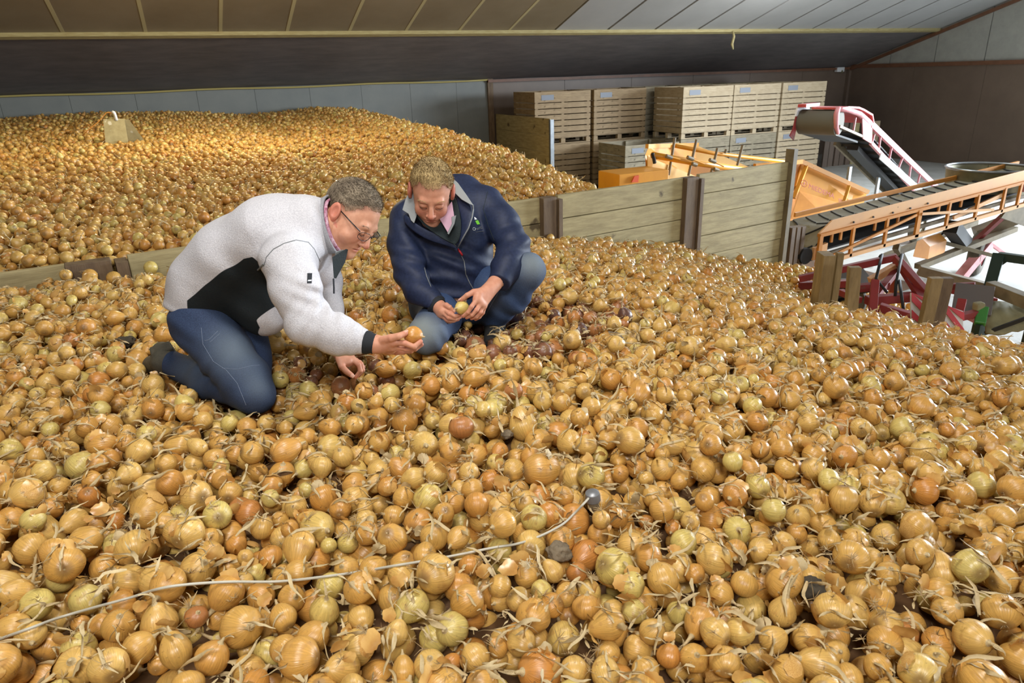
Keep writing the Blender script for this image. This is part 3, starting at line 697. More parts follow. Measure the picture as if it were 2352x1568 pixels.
# ------------------------------------------------------------------ heap surfaces
def sstep(t): t = np.clip(t, 0, 1); return t*t*(3-2*t)
def wob(x, y, s=1.0):
    return s*(0.5*np.sin(1.9*x+0.7*y+.4)*np.cos(1.3*y-.8*x)+.5*np.sin(3.1*x-2.2*y+1.7)*np.cos(2.7*y+.9*x+.2))
def zn(x, y):      # near heap
    x = np.asarray(x, float); y = np.asarray(y, float)
    z = 1.85+0.02*wob(x, y)
    t = np.clip((x-1.3)/2.4, 0, None)
    z = z-.35*np.minimum(t, 1)**1.3
    steep = .56-.24*sstep((y-4.0)/1.2)
    z = z-steep*np.clip(x-3.7, 0, None)
    z = z-.10*sstep((y-3.9)/1.0)*np.clip(x, 0, 2.0)/2.0*sstep((6-x)/2)
    z = z+.03*sstep((-x)/.8)*sstep((y-3)/1.5)
    z = z-.05*np.exp(-(((x-1.25)/.35)**2+((y-2.75)/.3)**2))     # trodden hollow at the squatting man
    z = z-.04*np.exp(-(((x-.42)/.2)**2+((y-2.55)/.2)**2))
    z = z-.20*np.exp(-(((x-3.8)/.8)**2+((y-3.4)/.9)**2))
    z = z-.045*sstep((.6-x)/.8)*sstep((y-4.05)/.4)
    return z
_wx = [-7, -3.25, -1.27, .44, 1.44, 2.2, 3.14, 4.5, 8]; _wz = [2.31, 2.31, 2.35, 2.27, 2.15, 2.19, 2.25, 2.13, 2.1]
def zf(x, y):      # far heap
    x = np.asarray(x, float); y = np.asarray(y, float)
    wallz = np.interp(x, _wx, _wz)
    t = np.clip((y-5.0)/13.0, 0, 1)
    z = (1.93+.02*wob(x*.7, y*.7))*(1-t)+wallz*t
    x0 = np.interp(y, [4.5, 7, 9, 11, 14, 18], [3.0, 3.45, 3.75, 3.95, 4.0, 4.2])
    d = x-x0+.25
    z = z-.52*np.where(d > .5, d-.25, np.where(d > 0, d*d, 0))
    return z

# ------------------------------------------------------------------ onion meshes
def noise_arr(V, s, seed):
    return np.array([mnoise.noise(Vector((v[0]*s+seed, v[1]*s, v[2]*s))) for v in V])

def bulb_arrays(seed, n=18, m=11, flat=1.0, sh=0.0, neck=0.25):
    """unit-radius bulb: profile with shoulder sh and a pinched neck; root end at -z"""
    r = np.random.RandomState(seed)
    prof = []
    for i in range(m+1):
        a = -pi/2+pi*i/m*0.93
        rr = cos(a); zz = sin(a)*flat
        if zz > 0: rr = rr*(1-sh*zz*.6); zz = zz*(1+sh*.35)
        if i == 0: rr = .05; zz = -flat*.97
        prof.append((rr, zz))
    top = prof[-1]
    prof += [(max(.11, top[0]*.55), top[1]+.06+neck*.3), (.085, top[1]+.12+neck*.8), (.06, top[1]+.16+neck)]
    V = []
    px = r.uniform(-.1, .1); py = r.uniform(-.1, .1)
    ph = r.uniform(0, 6.28, 4)
    for (rr, zz) in prof:
        for k in range(n):
            a = 2*pi*k/n
            q = 1+.025*sin(2*a+ph[0])+.018*sin(3*a+ph[1])+.012*sin(7*a+ph[2])
            V.append([rr*q*cos(a)+px*max(0, zz)**2, rr*q*sin(a)+py*max(0, zz)**2, zz])
    F = [(i*n+k, i*n+(k+1) % n, (i+1)*n+(k+1) % n, (i+1)*n+k) for i in range(len(prof)-1) for k in range(n)]
    F.append(tuple(reversed(range(n)))); F.append(tuple((len(prof)-1)*n+k for k in range(n)))
    lp = [(v[0], v[1], v[2]/flat) for v in V]
    nb = (m)*n     # faces below this index belong to the bulb skin
    return V, F, lp, nb, prof[-1][1], (px, py)

def ribbon(P, W, twist=0.0, rs=None, curl=.25):
    """thin dry strip along P with half widths W, slightly cupped and thick"""
    V = []; F = []; m = len(P)
    P = [np.array(p, float) for p in P]
    for i in range(m):
        t = P[min(i+1, m-1)]-P[max(i-1, 0)]; t /= np.linalg.norm(t)+1e-9
        sd = np.cross(t, [sin(twist*i), .3, cos(twist*i)]); sd /= np.linalg.norm(sd)+1e-9; up = np.cross(sd, t)
        w = W[i]
        V += [P[i]-sd*w+up*w*curl, P[i], P[i]+sd*w+up*w*curl]
    for i in range(m-1):
        b = i*3
        F += [(b, b+1, b+4, b+3), (b+1, b+2, b+5, b+4)]
    return V, F

def flake(rs, R, span, lift=.06, n=5):
    """torn piece of outer skin: spherical patch with ragged edge"""
    V = []; F = []
    a0 = rs.uniform(0, 6.28); e0 = rs.uniform(-.3, .6)
    for i in range(n+1):
        for j in range(n+1):
            a_, b_ = 2*i/n-1, 2*j/n-1; u = .5*span*a_*sqrt(max(0, 1-.5*b_*b_))*(1+.16*rs.uniform(-1, 1)); v = .4*span*b_*sqrt(max(0, 1-.5*a_*a_))*(1+.2*rs.uniform(-1, 1))
            k = R*(1.02+lift*max(0, (i/n-.5))*2+.01*rs.uniform(-1, 1))
            e = e0+v; a = a0+u
            V.append((k*cos(e)*cos(a), k*cos(e)*sin(a), k*sin(e)))
    for i in range(n):
        for j in range(n): F.append((i*(n+1)+j, (i+1)*(n+1)+j, (i+1)*(n+1)+j+1, i*(n+1)+j+1))
    return V, F

def onion_material(name, atype):
    m = bpy.data.materials.new(name); m.use_nodes = True; nt = m.node_tree; N = nt.nodes; K = nt.links
    b = N['Principled BSDF']
    at = N.new('ShaderNodeAttribute'); at.attribute_type = atype; at.attribute_name = 'tint'
    lp = N.new('ShaderNodeAttribute'); lp.attribute_type = 'GEOMETRY'; lp.attribute_name = 'lp'
    cr = N.new('ShaderNodeValToRGB'); e = cr.color_ramp.elements
    e[0].position = 0; e[0].color = lin((212, 190, 112))+(1,)
    e[1].position = 1; e[1].color = lin((92, 62, 50))+(1,)
    for p, c in ((.14, (216, 192, 108)), (.3, (220, 181, 102)), (.5, (213, 166, 86)), (.66, (206, 150, 73)), (.8, (204, 137, 64)), (.9, (158, 104, 70))):
        q = e.new(p); q.color = lin(c)+(1,)
    K.new(at.outputs['Fac'], cr.inputs[0])
    sep = N.new('ShaderNodeSeparateXYZ'); K.new(lp.outputs['Vector'], sep.inputs[0])
    # meridian streaks: noise on the direction around the axis, nearly constant along it
    cmb = N.new('ShaderNodeCombineXYZ'); nrm = N.new('ShaderNodeVectorMath'); nrm.operation = 'NORMALIZE'
    K.new(sep.outputs[0], cmb.inputs[0]); K.new(sep.outputs[1], cmb.inputs[1]); K.new(cmb.outputs[0], nrm.inputs[0])
    sc = N.new('ShaderNodeVectorMath'); sc.operation = 'SCALE'; sc.inputs['Scale'].default_value = 5.5; K.new(nrm.outputs[0], sc.inputs[0])
    zz = N.new('ShaderNodeMath'); zz.operation = 'MULTIPLY_ADD'; zz.inputs[1].default_value = .55
    K.new(sep.outputs[2], zz.inputs[0])
    t20 = N.new('ShaderNodeMath'); t20.operation = 'MULTIPLY'; t20.inputs[1].default_value = 57.0; K.new(at.outputs['Fac'], t20.inputs[0]); K.new(t20.outputs[0], zz.inputs[2])
    cz = N.new('ShaderNodeCombineXYZ'); K.new(zz.outputs[0], cz.inputs[2])
    ad = N.new('ShaderNodeVectorMath'); ad.operation = 'ADD'; K.new(sc.outputs[0], ad.inputs[0]); K.new(cz.outputs[0], ad.inputs[1])
    n1 = N.new('ShaderNodeTexNoise'); n1.inputs['Scale'].default_value = 2.2; n1.inputs['Detail'].default_value = 4; K.new(ad.outputs[0], n1.inputs['Vector'])
    hs = N.new('ShaderNodeHueSaturation'); K.new(cr.outputs[0], hs.inputs['Color'])
    mr = N.new('ShaderNodeMapRange'); mr.inputs[1].default_value = .3; mr.inputs[2].default_value = .7; mr.inputs[3].default_value = .78; mr.inputs[4].default_value = 1.1
    K.new(n1.outputs['Fac'], mr.inputs[0]); K.new(mr.outputs[0], hs.inputs['Value'])
    # patches: worn and dusty areas
    sh = N.new('ShaderNodeVectorMath'); sh.operation = 'ADD'; K.new(lp.outputs['Vector'], sh.inputs[0]); K.new(cz.outputs[0], sh.inputs[1])
    n2 = N.new('ShaderNodeTexNoise'); n2.inputs['Scale'].default_value = 1.6; n2.inputs['Detail'].default_value = 5; K.new(sh.outputs[0], n2.inputs['Vector'])
    r2 = N.new('ShaderNodeMapRange'); r2.inputs[1].default_value = .56; r2.inputs[2].default_value = .70; r2.inputs[4].default_value = .5
    K.new(n2.outputs['Fac'], r2.inputs[0])
    mx = N.new('ShaderNodeMix'); mx.data_type = 'RGBA'; K.new(r2.outputs[0], mx.inputs[0]); K.new(hs.outputs[0], mx.inputs[6]); mx.inputs[7].default_value = lin((172, 122, 66))+(1,)
    n3 = N.new('ShaderNodeTexNoise'); n3.inputs['Scale'].default_value = 4.0; n3.inputs['Detail'].default_value = 6; K.new(sh.outputs[0], n3.inputs['Vector'])
    r3 = N.new('ShaderNodeMapRange'); r3.inputs[1].default_value = .66; r3.inputs[2].default_value = .72; r3.inputs[4].default_value = .6
    K.new(n3.outputs['Fac'], r3.inputs[0])
    mx2 = N.new('ShaderNodeMix'); mx2.data_type = 'RGBA'; K.new(r3.outputs[0], mx2.inputs[0]); K.new(mx.outputs[2], mx2.inputs[6]); mx2.inputs[7].default_value = lin((110, 82, 52))+(1,)
    # root plate darker
    r4 = N.new('ShaderNodeMapRange'); r4.inputs[1].default_value = -.86; r4.inputs[2].default_value = -.98; r4.inputs[4].default_value = .7
    K.new(sep.outputs[2], r4.inputs[0])
    mx3 = N.new('ShaderNodeMix'); mx3.data_type = 'RGBA'; K.new(r4.outputs[0], mx3.inputs[0]); K.new(mx2.outputs[2], mx3.inputs[6]); mx3.inputs[7].default_value = lin((126, 96, 62))+(1,)
    K.new(mx3.outputs[2], b.inputs['Base Color'])
    rr = N.new('ShaderNodeMapRange'); rr.inputs[1].default_value = .3; rr.inputs[2].default_value = .7; rr.inputs[3].default_value = .24; rr.inputs[4].default_value = .40
    K.new(n2.outputs['Fac'], rr.inputs[0]); K.new(rr.outputs[0], b.inputs['Roughness'])
    b.inputs['Specular IOR Level'].default_value = .65
    b.inputs['Subsurface Weight'].default_value = 0.0
    bp = N.new('ShaderNodeBump'); bp.inputs['Strength'].default_value = .18; bp.inputs['Distance'].default_value = .01
    K.new(n1.outputs['Fac'], bp.inputs['Height']); K.new(bp.outputs[0], b.inputs['Normal'])
    return m
M['onion'] = onion_material('onion_skin', 'INSTANCER')
M['onion_one'] = onion_material('onion_skin_single', 'OBJECT')
M['dry'] = mat('dry_onion_leaf', (208, 188, 144), 0.6, rgb2=(166, 142, 98), nscale=25, bump=.1)
M['husk'] = mat('papery_husk', (220, 180, 108), 0.3, rgb2=(190, 138, 72), nscale=20)
M['roots'] = mat('dry_roots', (166, 140, 98), 0.9)
M['soil'] = mat('heap_core_soil', (104, 74, 40), 0.95, rgb2=(74, 50, 28), nscale=9)
M['clod'] = mat('soil_clod_grey', (132, 118, 96), 0.95, rgb2=(104, 92, 74), nscale=30, bump=.6, bscale=60)
M['clod_dark'] = mat('soil_clod_dark', (78, 70, 56), 0.95, rgb2=(56, 50, 40), nscale=30, bump=.6, bscale=60)

def put_mesh(name, V, F, mats, mi=None, lp=None, smooth=True):
    me = bpy.data.meshes.new(name); me.from_pydata([tuple(v) for v in V], [], F); me.update()
    for m in mats: me.materials.append(m)
    if mi is not None: me.polygons.foreach_set('material_index', mi)
    if smooth: me.polygons.foreach_set('use_smooth', [True]*len(F))
    if lp is not None:
        a = me.attributes.new('lp', 'FLOAT_VECTOR', 'POINT'); a.data.foreach_set('vector', np.array(lp, np.float32).ravel())
    return me

SPEC = [  # flat, shoulder, neck, leafy neck, roots, flake
    (1.0, .1, .10, 0, 1, 0), (.9, .0, .08, 0, 0, 1), (1.05, .35, .35, 1, 0, 0), (.96, .15, .2, 1, 1, 0),
    (.86, .05, .12, 0, 1, 1), (1.12, .5, .5, 2, 0, 0), (1.0, .2, .15, 0, 0, 0), (.94, .1, .25, 1, 1, 1),
    (1.2, .25, .25, 0, 1, 0), (1.0, .3, .7, 2, 1, 0), (.92, .1, .1, 0, 0, 0), (1.03, .1, .15, 1, 0, 1)]
def leafy(rs, z0, amt):
    V = []; F = []
    for q in range(1+amt):
        a = rs.uniform(0, 6.28); L = rs.uniform(.5, 1.1)*(.6+.4*amt); P = []
        d = np.array([cos(a)*.6, sin(a)*.6, 1.0]); p = np.array([0, 0, z0-.08]); c = rs.uniform(-.5, .5, 3)
        for i in range(5):
            P.append(p.copy()); p = p+d/np.linalg.norm(d)*L/4; d = d+c*.5+np.array([0, 0, -.18])
        v, f = ribbon(P, [.08, .09, .075, .05, .02], twist=rs.uniform(-.5, .5)); b = len(V); V += v; F += [tuple(b+i for i in g) for g in f]
    return V, F
def rootlets(rs, z0, k=9):
    mb = MB()
    for q in range(k):
        a = rs.uniform(0, 6.28); d = np.array([cos(a)*.5, sin(a)*.5, -.55]); d /= np.linalg.norm(d)
        p = np.array([cos(a)*.05, sin(a)*.05, z0+.02]); L = rs.uniform(.15, .35)
        mb.tube([p, p+d*L*.5+rs.uniform(-.04, .04, 3), p+d*L*.7+rs.uniform(-.12, .12, 3)], [.014, .010, .006], 3, cap=False)
    return mb.v, mb.f
def onion_pieces(i, n, m):
    fl, sh, nk, leaf, root, fk = SPEC[i]
    rs = np.random.RandomState(50+i)
    V, F, lp, nb, zt, off = bulb_arrays(i+3, n, m, fl, sh, nk)
    out = {'bulb': (V, F, lp, nb)}
    if leaf:
        v, f = leafy(rs, zt, leaf); o = np.array([off[0]*zt**2, off[1]*zt**2, 0]); out['dry_leaf'] = ([np.array(q)+o for q in v], f)
    if root: out['roots'] = rootlets(rs, -fl*.97)
    if fk: out['husk'] = flake(rs, 1.0, 1.3, .12)
    return out

# kinds used for the heap masses
kinds = bpy.data.collections.new('onion_kinds')
for i in range(len(SPEC)):
    pc_ = onion_pieces(i, 14, 8)
    V, F, lp, nb = pc_['bulb']; V = list(V); F = list(F); lp = list(lp)
    mi = [0 if q < nb else 1 for q in range(len(F))]
    for key, slot in (('dry_leaf', 1), ('roots', 2), ('husk', 3)):
        if key in pc_:
            v, f = pc_[key]; b = len(V); V += list(v); F += [tuple(b+q for q in g) for g in f]; mi += [slot]*len(f); lp += [tuple(q) for q in v]
    me = put_mesh('onion_kind_%02d' % i, V, F, [M['onion'], M['dry'], M['roots'], M['husk']], mi, lp)
    kinds.objects.link(bpy.data.objects.new('onion_kind_%02d' % i, me))
litter = bpy.data.collections.new('litter_kinds')
for i in range(13):
    rs = np.random.RandomState(200+i)
    if i >= 10:
        V = []; F = []
        for q in range(12):
            a = rs.uniform(0, 6.28); L = rs.uniform(.008, .020); d = np.array([cos(a), sin(a), rs.uniform(-.1, .9)]); d /= np.linalg.norm(d); c = rs.uniform(-.5, .5, 3)
            P = [d*0, d*L*.5+c*L*.2, d*L+c*L*.7]; v, f = ribbon(P, [.0007, .0006, .0002]); b = len(V); V += v; F += [tuple(b+q2 for q2 in g_) for g_ in f]
        mt = M['roots']
    elif i < 6:
        L = rs.uniform(.025, .068); P = []; p = np.array([-L/2, 0, 0.]); d = np.array([1., 0, .25])
        c = rs.uniform(-.6, .6, 3); c[2] = -.28
        for q in range(7): P.append(p.copy()); p = p+d/np.linalg.norm(d)*L/6; d = d+c*.45+rs.uniform(-.3, .3, 3)
        w = rs.uniform(.0014, .0036)
        V, F = ribbon(P, [w*.5, w, w*1.1, w, w*.9, w*.6, w*.2], twist=rs.uniform(-.7, .7), curl=.5)
        mt = M['dry']
    else:
        V, F = flake(rs, rs.uniform(.018, .028), rs.uniform(.9, 1.6), .3); c = np.mean(V, 0); V = [np.array(v)-c for v in V]
        mt = M['husk'] if i != 8 else M['dry']
    me = put_mesh('litter_kind_%02d' % i, V, F, [mt]); litter.objects.link(bpy.data.objects.new('litter_kind_%02d' % i, me))

# ------------------------------------------------------------------ dropping onions into a periodic tile
TS = 3.2
def pack_tile(N, seed):
    rs = np.random.RandomState(seed)
    R = np.clip(rs.normal(.0305, .0058, N), .019, .046)
    cs = .1; G = int(TS/cs); cells = [[] for _ in range(G*G)]
    X = np.zeros(N); Y = np.zeros(N); Z = np.zeros(N)
    pts = [None]*N
    U = rs.uniform(0, TS, (N, 7, 2)); hz = TS/2
    for i in range(N):
        r = float(R[i]); best = None
        for c in range(7):
            x, y = float(U[i, c, 0]), float(U[i, c, 1]); gx, gy = int(x/cs), int(y/cs); z = r
            for ax in (-1, 0, 1):
                for ay in (-1, 0, 1):
                    for (qx, qy, qz, qr) in cells[((gx+ax) % G)*G+(gy+ay) % G]:
                        dx = x-qx; dy = y-qy
                        if dx > hz: dx -= TS
                        elif dx < -hz: dx += TS
                        if dy > hz: dy -= TS
                        elif dy < -hz: dy += TS
                        s = (r+qr)*.94; d2 = dx*dx+dy*dy; ss = s*s
                        if d2 < ss:
                            t = qz+sqrt(ss-d2)
                            if t > z: z = t
            if best is None or z < best[2]: best = (x, y, z, r)
        x, y, z, r = best
        cells[int(x/cs)*G+int(y/cs)].append(best)
        X[i], Y[i], Z[i] = x, y, z
    return np.stack([X, Y, Z, R], 1)
T = pack_tile(9700, 3)
HG = 256; hc = TS/HG
hgt = np.zeros((HG, HG))
for x, y, z, r in T:
    k = int(r/hc)+1; ix, iy = int(x/hc), int(y/hc)
    ii = np.arange(ix-k, ix+k+1); jj = np.arange(iy-k, iy+k+1)
    d2 = ((ii[:, None]+.5)*hc-x)**2+((jj[None, :]+.5)*hc-y)**2
    h = np.where(d2 < r*r, z+np.sqrt(np.maximum(r*r-d2, 0)), 0)
    I = (ii % HG)[:, None]; J = (jj % HG)[None, :]
    hgt[I, J] = np.maximum(hgt[I, J], h)
H0 = hgt.mean()
T[:, 2] -= H0; hgt -= H0
def tile_top(x, y):
    return hgt[(np.floor(np.asarray(x)/hc).astype(int)) % HG, (np.floor(np.asarray(y)/hc).astype(int)) % HG]
def spread(x0, x1, y0, y1, ox=0, oy=0, keep=-.11):
    out = []
    t = T[T[:, 2] > keep]
    for i in range(int(np.floor((x0-ox)/TS)), int(np.ceil((x1-ox)/TS))):
        for j in range(int(np.floor((y0-oy)/TS)), int(np.ceil((y1-oy)/TS))):
            q = t.copy(); q[:, 0] += ox+i*TS; q[:, 1] += oy+j*TS; out.append(q)
    q = np.concatenate(out)
    return q[(q[:, 0] > x0) & (q[:, 0] < x1) & (q[:, 1] > y0) & (q[:, 1] < y1)]

def tint_of(P, rs):
    n = len(P)
    t = rs.beta(2.2, 2.2, n)*.62+.16
    t = np.where(rs.uniform(size=n) < .10, rs.uniform(.0, .16, n), t)
    t = np.where(rs.uniform(size=n) < .025, rs.uniform(.74, .86, n), t)
    return t

rsn = np.random.RandomState(11)
NP_ = spread(-2.7, 7.2, -.9, 5.6, 0, 0)                     # near heap
part_y = 4.7+.14*NP_[:, 0]
NP_ = NP_[(NP_[:, 1] < part_y-.06)]
NP_[:, 2] += zn(NP_[:, 0], NP_[:, 1])
NP_ = NP_[NP_[:, 2] > .1]
NT = tint_of(NP_, rsn)
NK = rsn.randint(0, len(SPEC), len(NP_)); NR = rsn.uniform(0, 6.283, (len(NP_), 3)); NR[:, 0] = np.arccos(np.clip(rsn.uniform(-1, 1, len(NP_)), -1, 1))
for cx, cy, rr in ((1.22, 2.55, .32), (1.6, 2.75, .3), (.40, 2.5, .22), (1.0, 2.35, .14)):
    d = np.hypot(NP_[:, 0]-cx, NP_[:, 1]-cy)/rr
    NT = np.where((d < 1) & (rsn.uniform(size=len(NT)) < .5), rsn.uniform(.82, 1.0, len(NT)), NT)

# the onions one can point at in the photograph: x, y, radius (photo pixels), tint, kind
PICK = [(947,1392,41,.05,5),(758,1346,32,.1,10),(555,1439,47,.5,0),(719,1463,37,.55,6),(403,1494,38,.45,8),(487,1510,38,.62,3),(273,1436,36,.55,0),(365,1429,40,.4,2),(319,1487,36,.5,3),(301,1332,38,.38,5),(1038,1444,38,.02,10),(987,1528,36,.3,0),(788,1533,40,.42,8),(342,1173,41,.5,7),(311,1258,44,.36,4),(196,1245,36,.5,2),(71,1260,37,.45,10),(602,1212,26,.42,6),(434,1105,27,.5,3),(339,1122,31,.35,11),(186,1069,33,.03,10),(510,1101,23,.6,6),(171,1196,31,.4,8),(454,1306,38,.38,0),(686,1316,31,.5,11),(796,1306,28,.48,0),(857,1306,30,.52,6),(997,1232,32,.44,11),(872,1082,29,.34,1),(451,1416,25,.86,1),(1150,1350,28,.42,8),(1079,1298,27,.7,4),(1148,1265,29,.06,3),(650,1418,30,.5,2),(650,1480,32,.5,7),(911,1454,27,.3,2),(926,1533,30,.5,8),(1036,1510,22,.78,6),(1092,1510,32,.4,11),(1143,1480,23,.6,2),(745,1403,34,.2,2),(176,1531,46,.36,4),(10,1347,38,.3,8),(1615,1079,28,.48,6),(1502,1140,26,.46,6),(1424,1087,21,.66,10),(1560,1105,20,.55,6),(1749,1263,30,.36,7),(1449,1251,31,.42,2),(1833,1185,26,.32,11),(1905,1240,26,.4,10),(1961,1238,26,.45,6),(1800,1247,25,.38,11),(2042,1317,28,.44,10),(2021,1375,30,.5,0),(2033,1477,38,.56,6),(1797,1405,35,.36,5),(1775,1468,31,.4,9),(1857,1468,35,.44,3),(1922,1484,30,.42,6),(1881,1527,42,.38,2),(1390,1545,37,.3,8),(1483,1537,32,.46,1),(1319,1537,30,.34,11),(1197,1474,33,.36,0),(1347,1394,32,.6,4),(1270,1311,27,.36,5),(1209,1322,27,.52,0),(1148,1346,28,.4,10),(1499,1450,30,.4,6),(1559,1407,27,.08,9),(1245,1356,27,.14,5),(1536,1500,27,.74,6),(1595,1511,32,.5,0),(1693,1218,32,.12,7),(1420,1189,24,.68,6),(1709,1341,31,.48,1),(2000,1282,26,.36,2),(2271,1261,35,.52,3),(2247,1210,32,.42,1),(2159,1357,31,.5,0),(2234,1463,40,.36,11),(2298,1405,42,.48,4),(2175,1402,33,.46,3),(2149,1514,30,.3,11),(2016,1532,30,.5,0),(1952,1540,32,.44,6),(1866,1330,29,.4,2),(648,1087,29,.6,1)]
picked = []
for (x, y, r, t, k) in PICK:
    P = atz(x, y, 1.85)
    for _ in range(4):
        zc = topx(P)[2]; R = r*zc/FPX/(.98 if SPEC[k][0] < 1.1 else 1.1)
        P = atz(x, y, float(zn(P[0], P[1]))+.25*R)
    picked.append((P[0], P[1], P[2], R, t, k))
picked = np.array(picked)
# no two picked onions may overlap: nudge the smaller one down
for i in range(len(picked)):
    for j in range(i):
        d = np.linalg.norm(picked[i, :3]-picked[j, :3]); s = (picked[i, 3]+picked[j, 3])*.96
        if d < s:
            w = i if picked[i, 3] < picked[j, 3] else j
            picked[w, 2] -= min(.04, sqrt(max(0, s*s-d*d))*.6+.004)
ok = np.ones(len(NP_), bool)
for q in picked:
    near = np.hypot(NP_[:, 0]-q[0], NP_[:, 1]-q[1]) < .12
    idx = np.where(near)[0]
    D = NP_[idx, :3]-q[:3]; d = np.linalg.norm(D, axis=1)
    ok[idx[d < .86*(NP_[idx, 3]+q[3])]] = False
    # nothing may sit on top of it as seen from where the photographer stood
    v = q[:3]-CC; L = np.linalg.norm(v); v = v/L
    E = NP_[idx, :3]-CC; tt = E@v; dd = np.linalg.norm(E-tt[:, None]*v, axis=1)
    ok[idx[(tt < L) & (dd < (q[3]+NP_[idx, 3])*.46)]] = False
NP_, NT, NK, NR = NP_[ok], NT[ok], NK[ok], NR[ok]

# knees, shins and the probe clear a place for themselves
CLEAR = []
def clear_capsule(a, b, r): CLEAR.append((np.array(a, float), np.array(b, float), r))
# ------------------------------------------------------------------ things lying on the heaps
def on_near(x, y, dz=.0):
    P = atz(x, y, 1.85)
    for _ in range(5): P = atz(x, y, float(zn(P[0], P[1]))+dz)
    return P
cab = [(-60,1490),(0,1467),(70,1442),(130,1420),(215,1395),(300,1372),(360,1353),(420,1343),(520,1336),(640,1335),(760,1322),(830,1312),(900,1300),(1020,1280),(1130,1258),(1190,1248),(1240,1231),(1290,1205),(1320,1178),(1340,1157),(1352,1144)]
def lie_on(Q):
    A_ = np.concatenate([NP_[:, :4], picked[:, :4]]); out = []
    for q in Q:
        d2 = (A_[:, 0]-q[0])**2+(A_[:, 1]-q[1])**2; m_ = d2 < A_[:, 3]**2
        out.append(max([float(zn(q[0], q[1]))+.0]+list(A_[m_, 2]+np.sqrt(A_[m_, 3]**2-d2[m_])))+.004)
    return np.array(out)
def catmull(P):
    fine = []
    for i in range(len(P)-1):
        p0, p1, p2, p3 = P[max(i-1, 0)], P[i], P[i+1], P[min(i+2, len(P)-1)]
        for t in np.linspace(0, 1, 6, endpoint=False):
            fine.append(.5*((2*p1)+(-p0+p2)*t+(2*p0-5*p1+4*p2-p3)*t*t+(-p0+3*p1-3*p2+p3)*t**3))
    return fine+[P[-1]]
px_ = catmull([np.array(q, float) for q in cab]); dz_ = np.full(len(px_), .045)
for _ in range(3):
    fine = [on_near(q[0], q[1], d) for q, d in zip(px_, dz_)]
    top_ = lie_on(fine); base_ = np.array([float(zn(q[0], q[1])) for q in fine]); h_ = top_-base_
    mx_ = np.array([h_[max(0, i-2):i+3].max() for i in range(len(h_))])
    dz_ = np.array([mx_[max(0, i-3):i+4].mean() for i in range(len(h_))])
    dz_ = np.maximum(dz_, h_)
P = fine[::6]
fine = []
fine = [on_near(q[0], q[1], d) for q, d in zip(px_, dz_)]
fine[-1] = on_near(1352, 1144, .06)
M['cable'] = mat('white_cable', (196, 192, 176), 0.45)
M['probe'] = mat('grey_probe', (128, 130, 132), 0.35, .3)
tag(build(MB().tube(fine, .0030, 8), 'sensor_cable', M['cable'], smooth='all'), 'thin off-white cable lying across the near heap to the grey probe', 'cable')
pb = on_near(1362, 1150, .045); b0 = on_near(1385, 1200, .0)
e = empty('temperature_probe', pb, label='grey round-headed probe stuck upright in the near heap', cat='probe')
ax = np.array([-.12, -.05, 1.0]); ax /= np.linalg.norm(ax)
build(MB().lathe([(.0, .030), (.010, .030), (.0175, .026), (.0195, .018), (.0195, .004), (.016, 0), (.0, 0)], pb, 20, ax), 'head', M['probe'], e, smooth=True)
build(MB().lathe([(.0, .0), (.014, 0), (.0155, -.006), (.0155, -.02), (.011, -.028), (0, -.028)], pb, 16, ax), 'collar', M['dusty'], e, smooth=True)
build(MB().tube([pb-ax*.02, pb-ax*.2], [.0045, .004], 8), 'rod', M['dusty'], e, smooth=True)
CLEAR_P = [(pb-ax*.03, pb+ax*.04, .02)]
for cp in CLEAR_P: clear_capsule(*cp)
for p_ in fine[::2]: clear_capsule(p_+np.array([0, 0, .012]), p_+np.array([0, 0, .03]), .004)

clods = [(1283, 1268, 26, 'clod', 'pale grey lump of dried soil below the probe'), (1862, 1352, 28, 'clod_dark', 'dark crumbly soil clod among onions right of the probe'), (288, 786, 20, 'clod_dark', 'dark soil clod beside the kneeling man\'s boot'), (1408, 778, 20, 'clod', 'greyish soil clod on the slope right of the squatting man'), (1165, 997, 12, 'clod', 'small grey soil clod in the middle of the heap'), (1642, 812, 9, 'clod', 'tiny grey clod high on the right-hand slope')]
for (x, y, r, m, lab) in clods:
    P = on_near(x, y, .02); zc_ = topx(P)[2]; R = r*zc_/FPX
    V = []; n, mm = 30, 20
    for i in range(mm+1):
        for k in range(n):
            a = pi*i/mm; b = 2*pi*k/n; d = Vector((sin(a)*cos(b), sin(a)*sin(b), cos(a)))
            q = 1+.35*mnoise.noise(d*1.7+Vector((x*.1, y*.1, 0)))+.18*mnoise.noise(d*4+Vector((y*.1, x*.1, 0)))+.10*mnoise.noise(d*11+Vector((y*.1, x*.1, 3)))
            V.append((P[0]+d.x*R*q*1.1, P[1]+d.y*R*q, P[2]+d.z*R*q*.75))
    mb = MB(); mb.add(V, [(i*n+k, i*n+(k+1) % n, (i+1)*n+(k+1) % n, (i+1)*n+k) for i in range(mm) for k in range(n)])
    tag(build(mb, 'soil_clod', M[m], smooth='all'), lab, 'soil clod')
    clear_capsule(P, P+np.array([0, 0, .02]), R*.6)

